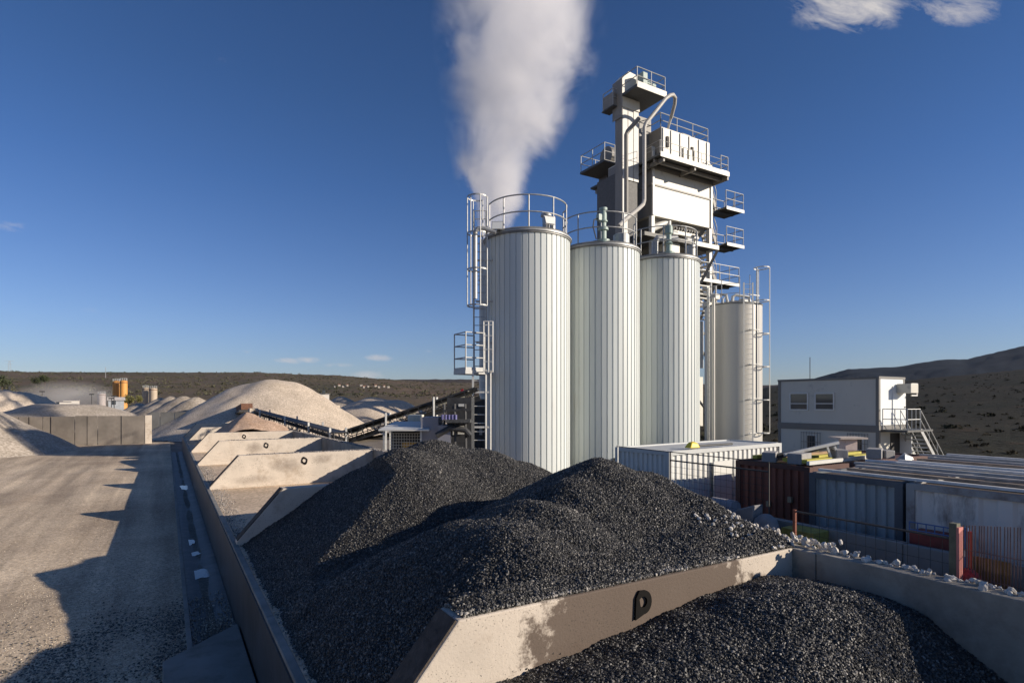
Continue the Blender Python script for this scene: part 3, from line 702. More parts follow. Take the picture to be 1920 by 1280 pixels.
sand_m = ground_mat('reddish sand', ((.42, .28, .19), (.58, .42, .31)), .6, 8)
beige_m = ground_mat('pale crushed stone', ((.50, .42, .33), (.68, .575, .46)), .25, 5)
beige2_m = ground_mat('grey beige crushed stone', ((.36, .31, .25), (.52, .45, .37)), .35, 4)
heap('sand_heap', 2.6, 9.1, 51.6, 62.2, lambda x, y: min(smax(cone(x, y, 5.8, 55.6, 3.1, .62, 1, .7, .6), cone(x, y, 7.6, 54, 2.3, .5), k=.2), (x-2.6)*.9), .16, sand_m, 'reddish brown sand heap in the far bin under the head of the low conveyor', 'sand heap', rough=.1, nscale=.9)
heap('sand_heap', 2.6, 9.1, 41.3, 51.1, lambda x, y: cone(x, y, 8.2, 46, .9, .25), .2, sand_m, 'low thin spread of pale sand between two sunlit divider walls', 'sand heap', rough=.05)
# big stockpiles beyond the bins
def stock(cx, cy, h, s, R, m, label, step=.7, base=YZ, rd=2., extra=None, name='stockpile', rough=.25, ns=.22, group='pale stockpiles behind the bins'):
    f = lambda x, y: (smax(cone(x, y, cx, cy, h, s, rd=rd), *( [cone(x, y, *e) for e in extra] if extra else []), k=.3))
    return heap(name, cx-R, cx+R, cy-R, cy+R, f, step, m, label, 'stockpile', floor=base, rough=rough, nscale=ns, fine=.06, group=group)
p = ad(508, 711, 98); stock(p.x, p.y, p.z, .70, 20, beige_m, 'biggest smooth beige stockpile with a rounded crest, behind the low conveyor', rd=3.5, extra=((p.x-3.5, p.y+1.5, p.z-.8, .62, 1, 1, 2.), (p.x-5, p.y-4.5, p.z-2.9, .64, 1, 1, .8), (p.x+3.0, p.y-.5, p.z-.35, .66, 1, 1, 2.)))
p = ad(640, 740, 120); q = ad(700, 745, 118); stock(p.x, p.y, p.z-.4, .60, 17, beige2_m, 'pale stockpile with a peaked top right of the biggest beige stockpile', rd=.8)
stock(q.x, q.y, q.z, .55, 17, beige_m, 'flat topped pale stockpile right of the peaked one, above the rising conveyor', rd=4., extra=((q.x+4, q.y-2, q.z-.5, .6, 1, 1, 2.5),))
# grooved tipped heaps
g_m = ground_mat('tipped grey gravel', ((.32, .27, .21), (.50, .43, .35)), .5, 3)
for k, (px, py) in enumerate(((262, 755), (300, 745), (322, 742), (345, 741), (368, 743))):
    p = ad(px, py, 112-k*1.5)
    stock(p.x, p.y, p.z, .62, 11, g_m, ['lowest leftmost of the tipped gravel heaps behind the dark retaining wall', 'second from left of the ridged tipped gravel heaps', 'middle one of the ridged tipped gravel heaps with a pale crest',
          'fourth of the ridged tipped gravel heaps, next to the last', 'rightmost ridged tipped gravel heap beside the biggest beige stockpile'][k], rd=.5, name='tipped_heap', group='tipped gravel heaps')
# yard heaps on the left
p = ad(-95, 742, 62); heap('gravel_mound', p.x-14, p.x+14, p.y-14, p.y+14, lambda x, y: cone(x, y, p.x, p.y, p.z, .62, rd=1.5), .5, beige2_m, 'tan gravel mound sloping in at the left edge before the panel wall', 'stockpile', floor=YZ, rough=.12, nscale=.3)
p = az(-70, 850, YZ); p0 = Vector((p.x, p.y, 0)); heap('dark_mound', p0.x-9, p0.x+9, p0.y-9, p0.y+9, lambda x, y: cone(x, y, p0.x, p0.y, 1.3, .42, rd=1.), .4, ground_mat('shade painted gravel', ((.045, .042, .038), (.075, .07, .06)), .3, 5), 'gravel mound painted shade-dark at the left edge of the haul yard', 'stockpile', floor=YZ, rough=.1, nscale=.4)  # dark base colour stands in for the mound's unlit face
p = ad(125, 758, 96); heap('flat_stockpile', p.x-16, p.x+16, p.y-16, p.y+16, lambda x, y: min(cone(x, y, p.x, p.y, p.z+.8, .35, rd=3.), p.z), .6, beige2_m, 'wide low stockpile behind the long panel retaining wall', 'stockpile', floor=YZ, rough=.15, nscale=.25)
p = ad(15, 742, 118); heap('rough_mound', p.x-12, p.x+12, p.y-12, p.y+12, lambda x, y: cone(x, y, p.x, p.y, p.z+1.2, .5, rd=2.), .6, beige_m, 'rough pale mound at the left edge behind the panel retaining wall', 'stockpile', floor=YZ, rough=.9, nscale=.35)

# ---------------------------------------------------------------- panel retaining walls
a = az(276, 831, YZ); D0 = (CAM_H-YZ)*1080/79
rw = thing('panel_retaining_wall', (a.x-6, a.y, YZ), 'long retaining wall of weathered upright concrete panels on the left with a bright end', 'retaining wall')
edges = [-420, -330, -262, -205, -150, -100, -55, -18, 12, 34, 56, 80, 97, 140, 165, 183, 229, 272]
y_w = a.y; top = CAM_H-(778.5-752)*D0/1080
for i in range(len(edges)-1):
    p, q = ay(edges[i], 800, y_w), ay(edges[i+1], 800, y_w)
    jit = random.uniform(-.05, .05)
    MB().box(p.x+.03, q.x-.03, y_w+jit, y_w+.35+jit, YZ-.1, top+random.uniform(-.05, .05)).build('panel', panel_m, rw, bevel=.02)
    if i % 2: MB().box(q.x-.05, q.x+.05, y_w-.09, y_w+.04, YZ-.1, top-.02).build('post', panel_m, rw)
q = ay(272, 800, y_w); MB().box(q.x, q.x+.75, y_w-.06, y_w+.5, YZ-.1, top+.03).build('end_post', concrete, rw, bevel=.02)
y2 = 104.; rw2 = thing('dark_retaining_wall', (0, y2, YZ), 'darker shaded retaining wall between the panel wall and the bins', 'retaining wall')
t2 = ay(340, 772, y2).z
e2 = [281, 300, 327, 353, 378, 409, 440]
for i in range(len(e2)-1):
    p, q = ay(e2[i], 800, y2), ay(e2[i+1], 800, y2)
    MB().box(p.x+.03, q.x-.03, y2, y2+.35, YZ-.1, t2).build('panel', mat('dark concrete panels', (.085, .085, .085), .9, var=.25, scale=.5, rand=.2), rw2, bevel=.02)  # base colour darker than the long panel wall
# bright bay wall between the stockpiles
b0 = ad(632, 785, 100); MB().box(b0.x-.4, b0.x+.5, b0.y, b0.y+9, YZ, CAM_H+(752-760)*100/1080).build('bay_wall', concrete)
tag(bpy.data.objects['bay_wall'], 'pale concrete bay wall end standing between the two groups of stockpiles', 'concrete wall')
# ---------------------------------------------------------------- ribbed silos
SR = 1.5; SZ = 9.62; NP = 46
def arc(cx, cy, r, z, a0, a1, n): return [Vector((cx+r*math.cos(a0+(a1-a0)*i/n), cy+r*math.sin(a0+(a1-a0)*i/n), z)) for i in range(n+1)]
FRONT = math.atan2(-17.3, -11.0)          # bearing from a silo towards the yard viewpoint
def panel_mesh():
    w = 2*math.pi/NP; zs = (0, SZ-.02)
    prof = [(-.5, -.016), (-.40, -.016), (-.36, .008), (.36, .008), (.40, -.016), (.5, -.016)]
    mb = MB()
    for z in zs:
        for (t, d) in prof: mb.v.append(((SR+d)*math.cos(t*w), (SR+d)*math.sin(t*w), z))
    k = len(prof)
    for i in range(k-1): mb.f.append([i, i+1, k+i+1, k+i])
    b = len(mb.v)
    return mb.mesh('cladding_panel', clad)
pm = panel_mesh()
silos = []
cap_m = mat('dull roof sheet', (.20, .20, .19), .55, metal=.3, var=.2, scale=3, dirt=(.34, .32, .28), dirt_amt=.2)
SL = ['left and nearest of the three white ribbed silos, with the caged ladder and two floodlights', 'middle one of the three white ribbed silos, green grey motor on its roof', 'right one of the three white ribbed silos, before the steel tower']
for k in range(3):
    cx, cy = 11.02+3.3*k, 17.3
    s = thing('ribbed_silo', (cx, cy, 0), SL[k], 'silo', 'white ribbed silos'); silos.append(s)
    MB().lathe(cx, cy, [(0.01, -.02), (SR-.04, 0), (SR-.04, SZ-.03)], 40).build('inner_shell', clad, s, smooth=True)
    for i in range(NP): inst('cladding_panel', pm, s, (cx, cy, 0), (0, 0, 2*math.pi*i/NP+.03*k))
    MB().lathe(cx, cy, [(SR-.06, SZ-.04), (SR+.045, SZ-.04), (SR+.045, SZ+.10), (SR+.0, SZ+.15), (.35, SZ+.42), (.34, SZ+.50), (.01, SZ+.50)], 48).build('roof', cap_m, s, smooth=True)
    MB().lathe(cx, cy, [(SR+.02, SZ+.02), (SR+.075, SZ+.02), (SR+.075, SZ+.06), (SR+.02, SZ+.06)], 48).build('rim_band', galv, s, smooth=True)
    a0, a1 = (FRONT-1.25, FRONT+1.95) if k == 0 else (FRONT-1.35, FRONT+1.8)
    if k == 2: a0, a1 = FRONT-1.5, FRONT+1.8
    railing(arc(cx, cy, SR-.10, SZ+.12, a0, a1, 22), 1.12, s, r=.024, mids=1, name='railing', vposts=False)
    pmesh = MB().bar((0, 0, 0), (0, 0, 1.16), .024).mesh('railing_post', galv)
    for j in range(6):
        a = a0+(a1-a0)*j/5; inst('railing_post', pmesh, s, (cx+(SR-.10)*math.cos(a), cy+(SR-.10)*math.sin(a), SZ+.08))
def flood(cx, cy, z, yaw, s, tilt=.5):
    c, sn = math.cos(yaw), math.sin(yaw)
    def T(a, b, h): return (cx+c*a-sn*b, cy+sn*a+c*b, z+h)
    MB().bar((cx, cy, SZ), (cx, cy, z), .03).build('lamp_post', galv, s)
    w, h, d = .19, .15, .10
    f = [T(d+tilt*.1*sg, sx*w, sg*h) for sg in (-1, 1) for sx in (-1, 1)]
    # housing
    mb = MB(); lo = [T(-d, -w*.7, -h*.6), T(d+.05, -w, -h-.02), T(d+.05, w, -h-.02), T(-d, w*.7, -h*.6)]
    hi = [T(-d+.02, -w*.7, h*.6), T(d-.06, -w, h), T(d-.06, w, h), T(-d+.02, w*.7, h*.6)]
    mb.hexa(lo+hi); mb.build('lamp_housing', galv, s)
    mb = MB(); mb.hexa([T(d+.053, -w*.88, -h+.01), T(d+.075, -w*.88, -h+.01), T(d+.075, w*.88, -h+.01), T(d+.053, w*.88, -h+.01),
                        T(d-.052, -w*.88, h-.03), T(d-.03, -w*.88, h-.03), T(d-.03, w*.88, h-.03), T(d-.052, w*.88, h-.03)])
    mb.build('lamp_lens', mat('floodlight lens', (.80, .80, .74), .25, var=.03, scale=2), s)
s1 = silos[0]
p = ad(933, 424, 19.3); flood(p.x, p.y, p.z, FRONT-.1, s1)
p = ad(1028, 414, 19.2); flood(p.x, p.y, p.z, FRONT+.45, s1)
# roof gear of the left silo
p = ad(1024, 405, 19.9); MB().lathe(p.x, p.y, [(.01, p.z-.5), (.13, p.z-.5), (.13, p.z-.05), (.19, p.z-.02), (.19, p.z+.06), (.01, p.z+.08)], 16).build('vent_cap', galv, s1, smooth=True)
p = ad(1036, 408, 19.6); MB().lathe(p.x, p.y, [(.01, p.z-.6), (.10, p.z-.6), (.10, p.z+.02), (.01, p.z+.05)], 14).build('vent_pipe', galv, s1, smooth=True)
pts = [ad(x, y, 19.2) for x, y in ((891, 560), (891, 440), (892, 433), (897, 428), (906, 428), (918, 432), (930, 436))]
MB().tube(pts, .07, 10).build('fill_pipe', galv, s1, smooth=True)
# ladders of the left silo stand on its yard side
LA = math.atan2(-.60, -.80)+.0
bx = ad(900, 700, 19.75); base = Vector((bx.x, bx.y, 5.0)); side = Vector((CY, -SY, 0))
ladder(base, SZ+.9, side, s1, galv, .42, name='upper_ladder')
amid = math.atan2(-SY*-1, 0) if False else math.atan2(base.y-17.3, base.x-11.02)
cc = ad(895, 700, 19.35)
cage(cc.x, cc.y, .34, 7.2, SZ+1.22, amid, 5.0, s1, galv, 6, 1.22, hr=.025, w=.022)
# platform at mid height
dp = ad(880, 690, 19.3); pz0 = 5.02
MB().box(dp.x-.32, dp.x+.48, dp.y-.35, dp.y+.55, pz0-.12, pz0).build('rest_platform', galv, s1)
railing([(dp.x+.40, dp.y-.33, pz0), (dp.x-.30, dp.y-.33, pz0), (dp.x-.30, dp.y+.53, pz0), (dp.x+.46, dp.y+.53, pz0)], 1.25, s1, mids=2, step=.6, name='platform_railing', kick=.1)
lb = ad(899, 860, 19.0); ladder(Vector((lb.x, lb.y, 0.0)), 5.05, side, s1, white_st, .43, name='lower_ladder', stile=.03)
mb = MB()
for px in (907, 916, 924):
    q = ad(px, 690, 18.9); mb.beam((q.x, q.y, 4.95), (q.x, q.y, 6.62), .03, .03)
for z in (5.0, 5.3, 5.7, 6.15, 6.5, 6.62):
    q0, q1 = ad(907, 690, 18.9), ad(924, 690, 18.9); mb.beam((q0.x, q0.y, z), (q1.x, q1.y, z), .03, .03)
mb.build('ladder_gate', white_st, s1)
mb = MB()
for px in (911, 920):
    q = ad(px, 690, 18.95); mb.beam((q.x, q.y, 1.95), (q.x, q.y, 5.0), .035, .035)
for z in (1.96, 3.15, 4.3):
    q0, q1 = ad(885 if z > 2 else 911, 690, 18.95), ad(920, 690, 18.95); mb.beam((q0.x, q0.y, z), (q1.x, q1.y, z), .03, .06)
mb.build('ladder_guard', white_st, s1)
mb = MB()
for z in (6.0, 7.4, 8.8, 4.9):
    q = ad(893, 690, 19.7); mb.beam((q.x, q.y, z), (10.4, 16.4, z), .03, .05)
mb.build('ladder_bracket', galv, s1)
# middle silo: mixer motor on the roof
s2 = silos[1]; p = ad(1131, 440, 20.9)
mo = MB().lathe(p.x, p.y, [(.01, SZ+.1), (.24, SZ+.1), (.24, SZ+.22), (.12, SZ+.24), (.12, SZ+.55), (.19, SZ+.57), (.19, SZ+.66), (.11, SZ+.68), (.11, SZ+.85), (.16, SZ+.87), (.16, SZ+.92), (.13, SZ+.95), (.13, SZ+1.28), (.15, SZ+1.29), (.15, SZ+1.38), (.01, SZ+1.42)], 16).build('mixer_motor', motor, s2, smooth=True)
MB().box(p.x-.26, p.x-.12, p.y-.08, p.y+.08, SZ+.9, SZ+1.12).build('terminal_box', motor, s2)
q = ad(1165, 432, 21.3); MB().lathe(q.x, q.y, [(.01, SZ+.1), (.3, SZ+.1), (.3, SZ+.5), (.22, SZ+.55), (.01, SZ+.6)], 20).build('manhole', galv, s2, smooth=True)
MB().tube([ad(1118, 448, 20.5), ad(1112, 425, 20.6), ad(1114, 412, 20.7), ad(1124, 408, 20.8)], .025, 6).build('cable', dark_st, s2)
s3 = silos[2]; p = ad(1254, 450, 22.6)
MB().lathe(p.x, p.y, [(.01, SZ+.1), (.22, SZ+.1), (.22, SZ+.22), (.10, SZ+.24), (.10, SZ+.5), (.17, SZ+.55), (.10, SZ+.62), (.10, SZ+.9), (.15, SZ+.95), (.15, SZ+1.25), (.01, SZ+1.3)], 16).build('mixer_motor', motor, s3, smooth=True)
p = ad(1296, 458, 23.6); MB().lathe(p.x, p.y, [(.01, SZ), (.17, SZ), (.17, SZ+.75), (.01, SZ+.78)], 18).build('vent_stack', galv, s3, smooth=True)
p = ad(1228, 450, 23.0); MB().tube([(p.x, p.y, SZ), (p.x, p.y, SZ+.7), (p.x+.15, p.y, SZ+.9), (p.x+.5, p.y-.05, SZ+.92), (p.x+1.1, p.y-.1, SZ+1.0)], .13, 12).build('vent_pipe', galv, s3, smooth=True)

# ---------------------------------------------------------------- mixing tower
shade_painted = mat('sooty sheet', (.10, .092, .082), .6, var=.15)  # dark tone paints the shade of unlit left faces
T = thing('mixing_tower', (22.2, 22.5, 0), 'tall cream asphalt mixing tower with bucket elevator, pipes and stair landings', 'tower')
Y0 = 20.5
cA = ay(1222, 403, Y0); cB = ay(1335, 423, Y0); XL, XR = cA.x, cB.x; zb = cA.z; zt = ay(1228, 285, Y0).z
YB = Y0+3.2
# hot bin box
MB().box(XL, XR, Y0, YB, zb, zt+.25).build('hot_bin_box', cream, T)
MB().box(XL-.012, XL-.004, Y0+.004, YB, zb, zt+.2).build('side_shade_sheet', tower_side, T)  # dark sheet paints the shade of the box's unlit side
mb = MB(); mb.box(XL-.03, XR+.03, Y0-.045, Y0-.003, (zb+zt)/2-.10, (zb+zt)/2-.02); mb.box(XL-.06, XL-.014, Y0, YB, (zb+zt)/2-.10, (zb+zt)/2-.02)
mb.build('seam_band', tower_side, T)
mb = MB()
for x in (XL+.02, XR-.14):
    mb.box(x, x+.12, Y0-.06, Y0-.004, zb, zt)
mb.build('corner_trim', white_st, T)
# hoppers underneath
for k in range(2):
    x0 = XL+.25+k*2.05; mb = MB()
    mb.hexa([(x0+.6, Y0+1.1, zb-1.3), (x0+1.2, Y0+1.1, zb-1.3), (x0+1.2, Y0+1.8, zb-1.3), (x0+.6, Y0+1.8, zb-1.3), (x0, Y0+.2, zb-.004), (x0+1.85, Y0+.2, zb-.004), (x0+1.85, YB-.2, zb-.004), (x0, YB-.2, zb-.004)])
    mb.build('weigh_hopper', tower_side, T)
# legs
for (x, y) in ((XL, Y0), (XR-.2, Y0), (XL, YB-.2), (XR-.2, YB-.2)):
    MB().box(x, x+.2, y, y+.2, 0, zb-.003).build('leg', white_st if y == Y0 else cream, T)
mb = MB()
for z0, z1 in ((3.5, 6.3), (6.3, 9.4), (9.4, zb)):
    mb.beam((XR-.1, Y0+.25, z0), (XR-.1, YB-.2, z1), .09, .09); mb.beam((XL+.1, YB, z0), (XR-.1, YB, z1), .09, .09)
    mb.beam((XR-1.6, YB-.1, z1), (XR-.1, YB-.1, z0), .08, .08)
mb.build('brace', dark_st, T)
# mixer under the box
cmx = ay(1263, 424, Y0+.4); cmy = ay(1309, 448, Y0+.4)
MB().box(cmx.x, cmy.x, Y0+.4, Y0+2.3, cmy.z, cmx.z).build('mixer_body', cream, T, bevel=.04)
bolt = MB().box(-.05, .05, -.08, 0, -.06, .06).mesh('bolt', dark_st)
for i in range(9): inst('flange_bolt', bolt, T, (cmx.x+.15+i*(cmy.x-cmx.x-.3)/8, Y0+.398, cmy.z+.30))
MB().box(cmx.x-.9, cmy.x+.3, Y0+.2, Y0+2.6, cmy.z-.75, cmy.z-.35).build('mixer_frame', tower_side, T)
mb = MB()
for i in range(7):
    x = XL+.5+i*.5; mb.bar((x, Y0+.15, cmy.z-.45+(i % 3)*.18), (x+.35, Y0+.15, cmy.z-.45+(i % 3)*.18), .14, 10)
mb.build('cylinder_gear', galv, T, smooth=True)
mb = MB(); mb.bar((XL+.3, Y0+.3, cmx.z-.4), (XL+1.25, Y0+.3, cmx.z+.05), .17, 12); mb.bar((XL+1.35, Y0+.2, zb), (XL+1.35, Y0+.2, cmx.z-.6), .13, 12); mb.build('duct', white_st, T, smooth=True)
# middle deck with walkway, near top of the silos
zd = ay(1312, 455, Y0-.3).z
MB().box(XL-.8, XR+.1, Y0-.35, YB+.2, zd-.18, zd).build('mixer_deck', grate, T)
MB().box(XR-1.7, XR+.1, Y0-.372, Y0-.353, zd-.2, zd+.02).build('deck_fascia', cream, T)
MB().box(XR-3.3, XR-2.5, Y0-.1, Y0+.5, zd-2.6, zd-.2).build('drop_chute', cream, T)
# screen house and its deck
dA = ay(1238, 286, 19.45); zk = dA.z; xk0 = dA.x; xk1 = ay(1367, 319, 19.45).x
MB().box(xk0, xk1, 19.45, YB+.9, zk-.10, zk).build('screen_deck', grate, T)
MB().box(xk0, xk1, 19.42, 19.447, zk-.17, zk+.06).build('deck_fascia', cream, T)
mb = MB()
for i in range(8): y = 19.9+i*.55; mb.beam((xk0+.05, y, zk-.2), (xk1-.05, y, zk-.2), .08, .16)
for x in (xk0+.3, XR, (xk0+XR)/2): mb.beam((x, 19.5, zk-.22), (x, YB+.8, zk-.22), .1, .2)
mb.build('deck_beam', tower_side, T)
u0 = ay(1240, 250, 20.1).x; u1 = ay(1331, 270, 20.1).x; zU = ay(1240, 237, 20.1).z
MB().box(u0, u1, 20.1, 22.9, zk+.004, zU).build('screen_house', cream, T, bevel=.03)
MB().box(u0-.014, u0-.004, 20.13, 22.88, zk+.01, zU-.03).build('side_shade_sheet', tower_side, T)
dm = mat('vent dark', (.05, .045, .04), .8, var=.2)
for (pa, pb, qa, qb) in ((1249, 1253, 256, 277), (1295, 1299, 276, 292)):
    a = ay(pa, qa, 20.1); b = ay(pb, qb, 20.1); MB().box(a.x, b.x, 20.04, 20.097, b.z, a.z).build('inspection_slot', dm, T)
mb = MB()
for px in (1243, 1258, 1275, 1292, 1310, 1325):
    a = ay(px, 260, 20.1); mb.box(a.x-.025, a.x+.025, 20.05, 20.097, zk+.15, zU-.05)
mb.build('stiffener', white_st, T)
for i in range(3):
    a = ay(1283+i*10, 285, 20.1); MB().box(a.x-.12, a.x+.12, 20.03, 20.097, zk+.35, zk+.95).build('door_panel', cream, T, bevel=.02)
# bolted roof flanges and the round cover on the roof
a = ay(1288, 262, 20.6); MB().bar((a.x-.25, 20.9, zU+.1), (a.x+.3, 20.9, zU+.1), .38, 16).build('drum_cover', cream, T, smooth=True)
railing([(u0+.05, 20.2, zU), (u1-.05, 20.2, zU), (u1-.05, 22.8, zU)], .72, T, step=1.0, name='roof_railing')
railing([(u0+.05, 20.2, zU), (u0+.05, 22.8, zU)], .72, T, step=1.0, name='roof_railing')
railing([(u1+.1, 19.5, zk), (xk1-.03, 19.5, zk), (xk1-.03, YB+.85, zk)], .82, T, step=1.0, name='deck_railing', kick=.12)
railing([(u1+.1, 19.5, zk), (xk0+.03, 19.5, zk), (xk0+.03, 20.6, zk)], .62, T, step=1.4, name='deck_railing', r=.012)
MB().box(u1+.03, u1+.45, 21.6, 22.2, zU+.1, zU+.5).build('cable_box', dark_st, T)
# bucket elevator
YE = 20.8; e0 = ay(1167, 200, YE).x; e1 = ay(1198, 200, YE).x; ez = 18.6
ew = (e1-e0)/3
for k in range(3):
    zl = 0 if k == 0 else 14.6
    MB().box(e0+k*ew+.02, e0+(k+1)*ew-.02, YE, YE+.5, zl, ez-.02).build('elevator_leg', mat('elevator sheet', (.50, .49, .45), .5, var=.05, scale=1, dirt=(.36, .34, .3), dirt_amt=.12), T)
MB().box(e0+.06, e1-.06, YE+.05, YE+.46, 0, ez).build('elevator_web', dark_st, T)
MB().box(e0-.012, e0-.003, YE+.0, YE+.5, 0, ez).build('side_shade_sheet', tower_side, T)
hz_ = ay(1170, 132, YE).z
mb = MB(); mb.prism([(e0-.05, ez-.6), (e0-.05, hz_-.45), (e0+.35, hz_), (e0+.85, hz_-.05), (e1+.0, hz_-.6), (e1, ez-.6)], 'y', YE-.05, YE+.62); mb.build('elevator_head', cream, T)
mb = MB(); mb.box(e0-.07, e0-.053, YE-.06, YE+.63, ez-1.1, hz_-.43); mb.build('side_shade_sheet', tower_side, T)
dz = 18.6
MB().box(18.55, 20.42, 19.75, 21.7, dz-.12, dz).build('head_deck', grate, T)
MB().box(18.55, 20.42, 19.72, 19.747, dz-.16, dz+.12).build('deck_fascia', cream, T)
railing([(18.6, 20.8, dz), (18.6, 19.8, dz), (20.38, 19.8, dz), (20.38, 21.6, dz)], .82, T, step=.95, name='head_railing')
p = ay(1206, 142, 20.3)
MB().box(p.x-.16, p.x+.16, 20.15, 20.6, dz+.28, dz+1.0).build('gearbox', motor, T, bevel=.04)
MB().bar((p.x+.12, 20.35, dz+.62), (p.x+.75, 20.35, dz+.56), .15, 14).build('drive_motor', motor, T, smooth=True)
MB().box(p.x-.3, p.x+.5, 20.1, 20.7, dz+.004, dz+.27).build('motor_base', dark_st, T)
pb = ad(1149, 180, 27.8); MB().box(pb.x-.2, pb.x+.25, pb.y-.2, pb.y+.5, pb.z-.55, pb.z+.05).build('side_box', tower_side, T)
MB().box(pb.x-.2, pb.x+.3, pb.y-.25, pb.y+.6, pb.z-.62, pb.z-.57).build('side_platform', grate, T)
railing([(pb.x-.18, pb.y+.5, pb.z-.57), (pb.x-.18, pb.y-.22, pb.z-.57), (pb.x+.28, pb.y-.22, pb.z-.57)], .8, T, step=.6, name='side_railing')
MB().box(e1+.05, e1+.9, YE+.1, YE+1.6, 15.6, 17.9).build('chute_head', tower_side, T)
# tall side housing between elevator and hot bins, its unlit side's shade painted in
MB().box(XL-1.1, XL-.1, Y0+1.25, YB-.4, 9.5, 15.3).build('filter_housing', mat('sooty sheet', (.10, .092, .082), .6, var=.15), T)
# pipes
P = lambda L, D: [ad(x, y, d) for (x, y), d in zip(L, D if isinstance(D, (list, tuple)) else [D]*len(L))]
MB().tube(P([(1160, 424), (1172, 412), (1200, 389), (1206, 383), (1208, 375), (1208, 240), (1211, 231), (1218, 223), (1248, 185), (1256, 179), (1262, 178), (1266, 184), (1265, 196), (1258, 222)], [23.5, 24, 25, 25.6, 25.9, 26.2, 26.2, 26.3, 26.6, 26.8, 27, 27.2, 27.4, 27.8]), .088, 12).build('exhaust_pipe', mat('pale grey duct', (.42, .40, .36), .5, var=.1), T, smooth=True)
MB().tube(P([(1258, 222), (1251, 246), (1247, 262)], [27.8, 28.2, 28.6]), .06, 8).build('hose', white_st, T, smooth=True)
MB().tube(P([(1198, 222), (1192, 229), (1177, 246), (1174, 253), (1174, 400)], 26.6), .10, 10).build('dust_pipe', tower_side, T, smooth=True)
# rear left housing with domed head and platform
hb = ad(1127, 330, 32.5); hb2 = ad(1160, 330, 32.5)
MB().box(hb.x+.25, hb.x+1.3, hb.y-.2, hb.y+.5, 0, ad(1127, 322, 32.5).z).build('rear_casing', MATS.get('sooty sheet', tower_side), T)
dd = ad(1146, 318, 32); MB().box(dd.x-1.25, dd.x+.9, dd.y-.9, dd.y+1.2, dd.z-.12, dd.z).build('rear_deck', grate, T)
railing([(dd.x+.2, dd.y-.88, dd.z), (dd.x-1.22, dd.y-.88, dd.z), (dd.x-1.22, dd.y+1.15, dd.z), (dd.x+.85, dd.y+1.15, dd.z)], .9, T, step=.9, name='rear_railing')
MB().bar((dd.x-.55, dd.y-.2, dd.z+.55), (dd.x+.9, dd.y-.2, dd.z+.55), .52, 18).build('belt_guard', tower_side, T, smooth=True)
MB().tube([ad(1146, 335, 31.8), ad(1138, 350, 31.8), ad(1137, 420, 31.8)], .13, 8).build('rear_pipe', dark_st, T, smooth=True)
# landings and stairs on the right side
def landing(px0, py0, px1, h, y=20.3, depth=1.3):
    a = ay(px0, py0, y); b = ay(px1, py0, y); x0, x1, z = a.x, b.x, a.z
    MB().box(x0, x1, y, y+depth, z-.08, z).build('landing', grate, T)
    MB().box(x0, x1, y-.025, y-.003, z-.14, z+.03).build('landing_fascia', white_st, T)
    railing([(x0, y+.03, z), (x1-.03, y+.03, z), (x1-.03, y+depth-.03, z), (x0, y+depth-.03, z)], .88, T, step=.8, name='landing_railing')
    MB().beam((XR+.05, y+.5, z-.25), (x1-.3, y+.5, z-.12), .12, .18).build('bracket', dark_st, T)
    return x0, x1, z
def stair(p, q, w, par, n, m=white_st, strm=tower_side, rail=1.0, sides=(0, 1)):
    """flight from top p to bottom q (front edge), going back by w in y"""
    p = Vector(p); q = Vector(q); off = Vector((0, w, 0))
    mb = MB(); mb.beam(p, q, .05, .2); mb.beam(p+off, q+off, .05, .2); mb.build('stringer', strm, par)
    st = MB().box(-.14, .14, .03, w-.03, -.02, .02).mesh('step', m)
    for i in range(n): inst('step', st, par, p.lerp(q, (i+.5)/n))
    up = Vector((0, 0, rail))
    mb = MB()
    for s in sides:
        o = off*s
        mb.bar(p+o+up, q+o+up, .022); mb.bar(p+o+up*.5, q+o+up*.5, .018)
        k = max(2, round((q-p).length/1.2))
        for i in range(k+1): c = p.lerp(q, i/k)+o; mb.bar(c, c+up, .02)
    mb.build('stair_railing', galv, par)
for (py, pyt, px0, px1) in ((387, 341, 1362, 1395), (455, 418, 1363, 1395), (521, 492, 1312, 1387)):
    x0, x1, z = landing(px0, py, px1, 1.1)
    top_ = z+1.75
    if px0 < 1330: x0 = ay(1362, py, 20.3).x
    stair((XR+.15, 21.0, top_), (x0+.05, 21.0, z), .7, T, 8)
MB().box(XR-.1, XR+.5, 20.4, 22.4, ay(1362, 387, 20.3).z+1.63, ay(1362, 387, 20.3).z+1.73).build('upper_landing', grate, T)
# lower tower: clutter between the right silo and the smooth tank
mb = MB()
for i in range(10): z = 3.2+i*.55; mb.box(XR-1.6, XR-.5, Y0+.6, Y0+1.6, z, z+.05)
mb.build('lower_stair_step', white_st, T)
MB().box(XR-1.3, XR-.35, Y0+1.8, Y0+3.0, .0, 7.4).build('control_cabinet', cream, T)
for (pa, pb, q0_, q1_, yy) in ((1296, 1319, 600, 690, 20.9), (1300, 1318, 706, 850, 21.3), (1290, 1317, 545, 575, 21.6)):
    a_ = ay(pa, q0_, yy); b_ = ay(pb, q1_, yy); MB().box(a_.x, b_.x, yy, yy+1.2, b_.z, a_.z).build('cabinet', cream if q0_ != 545 else tower_side, T)
MB().box(XR-2.2, XR+.6, 21.4, 24.2, 7.6, 7.75).build('lower_deck', grate, T)

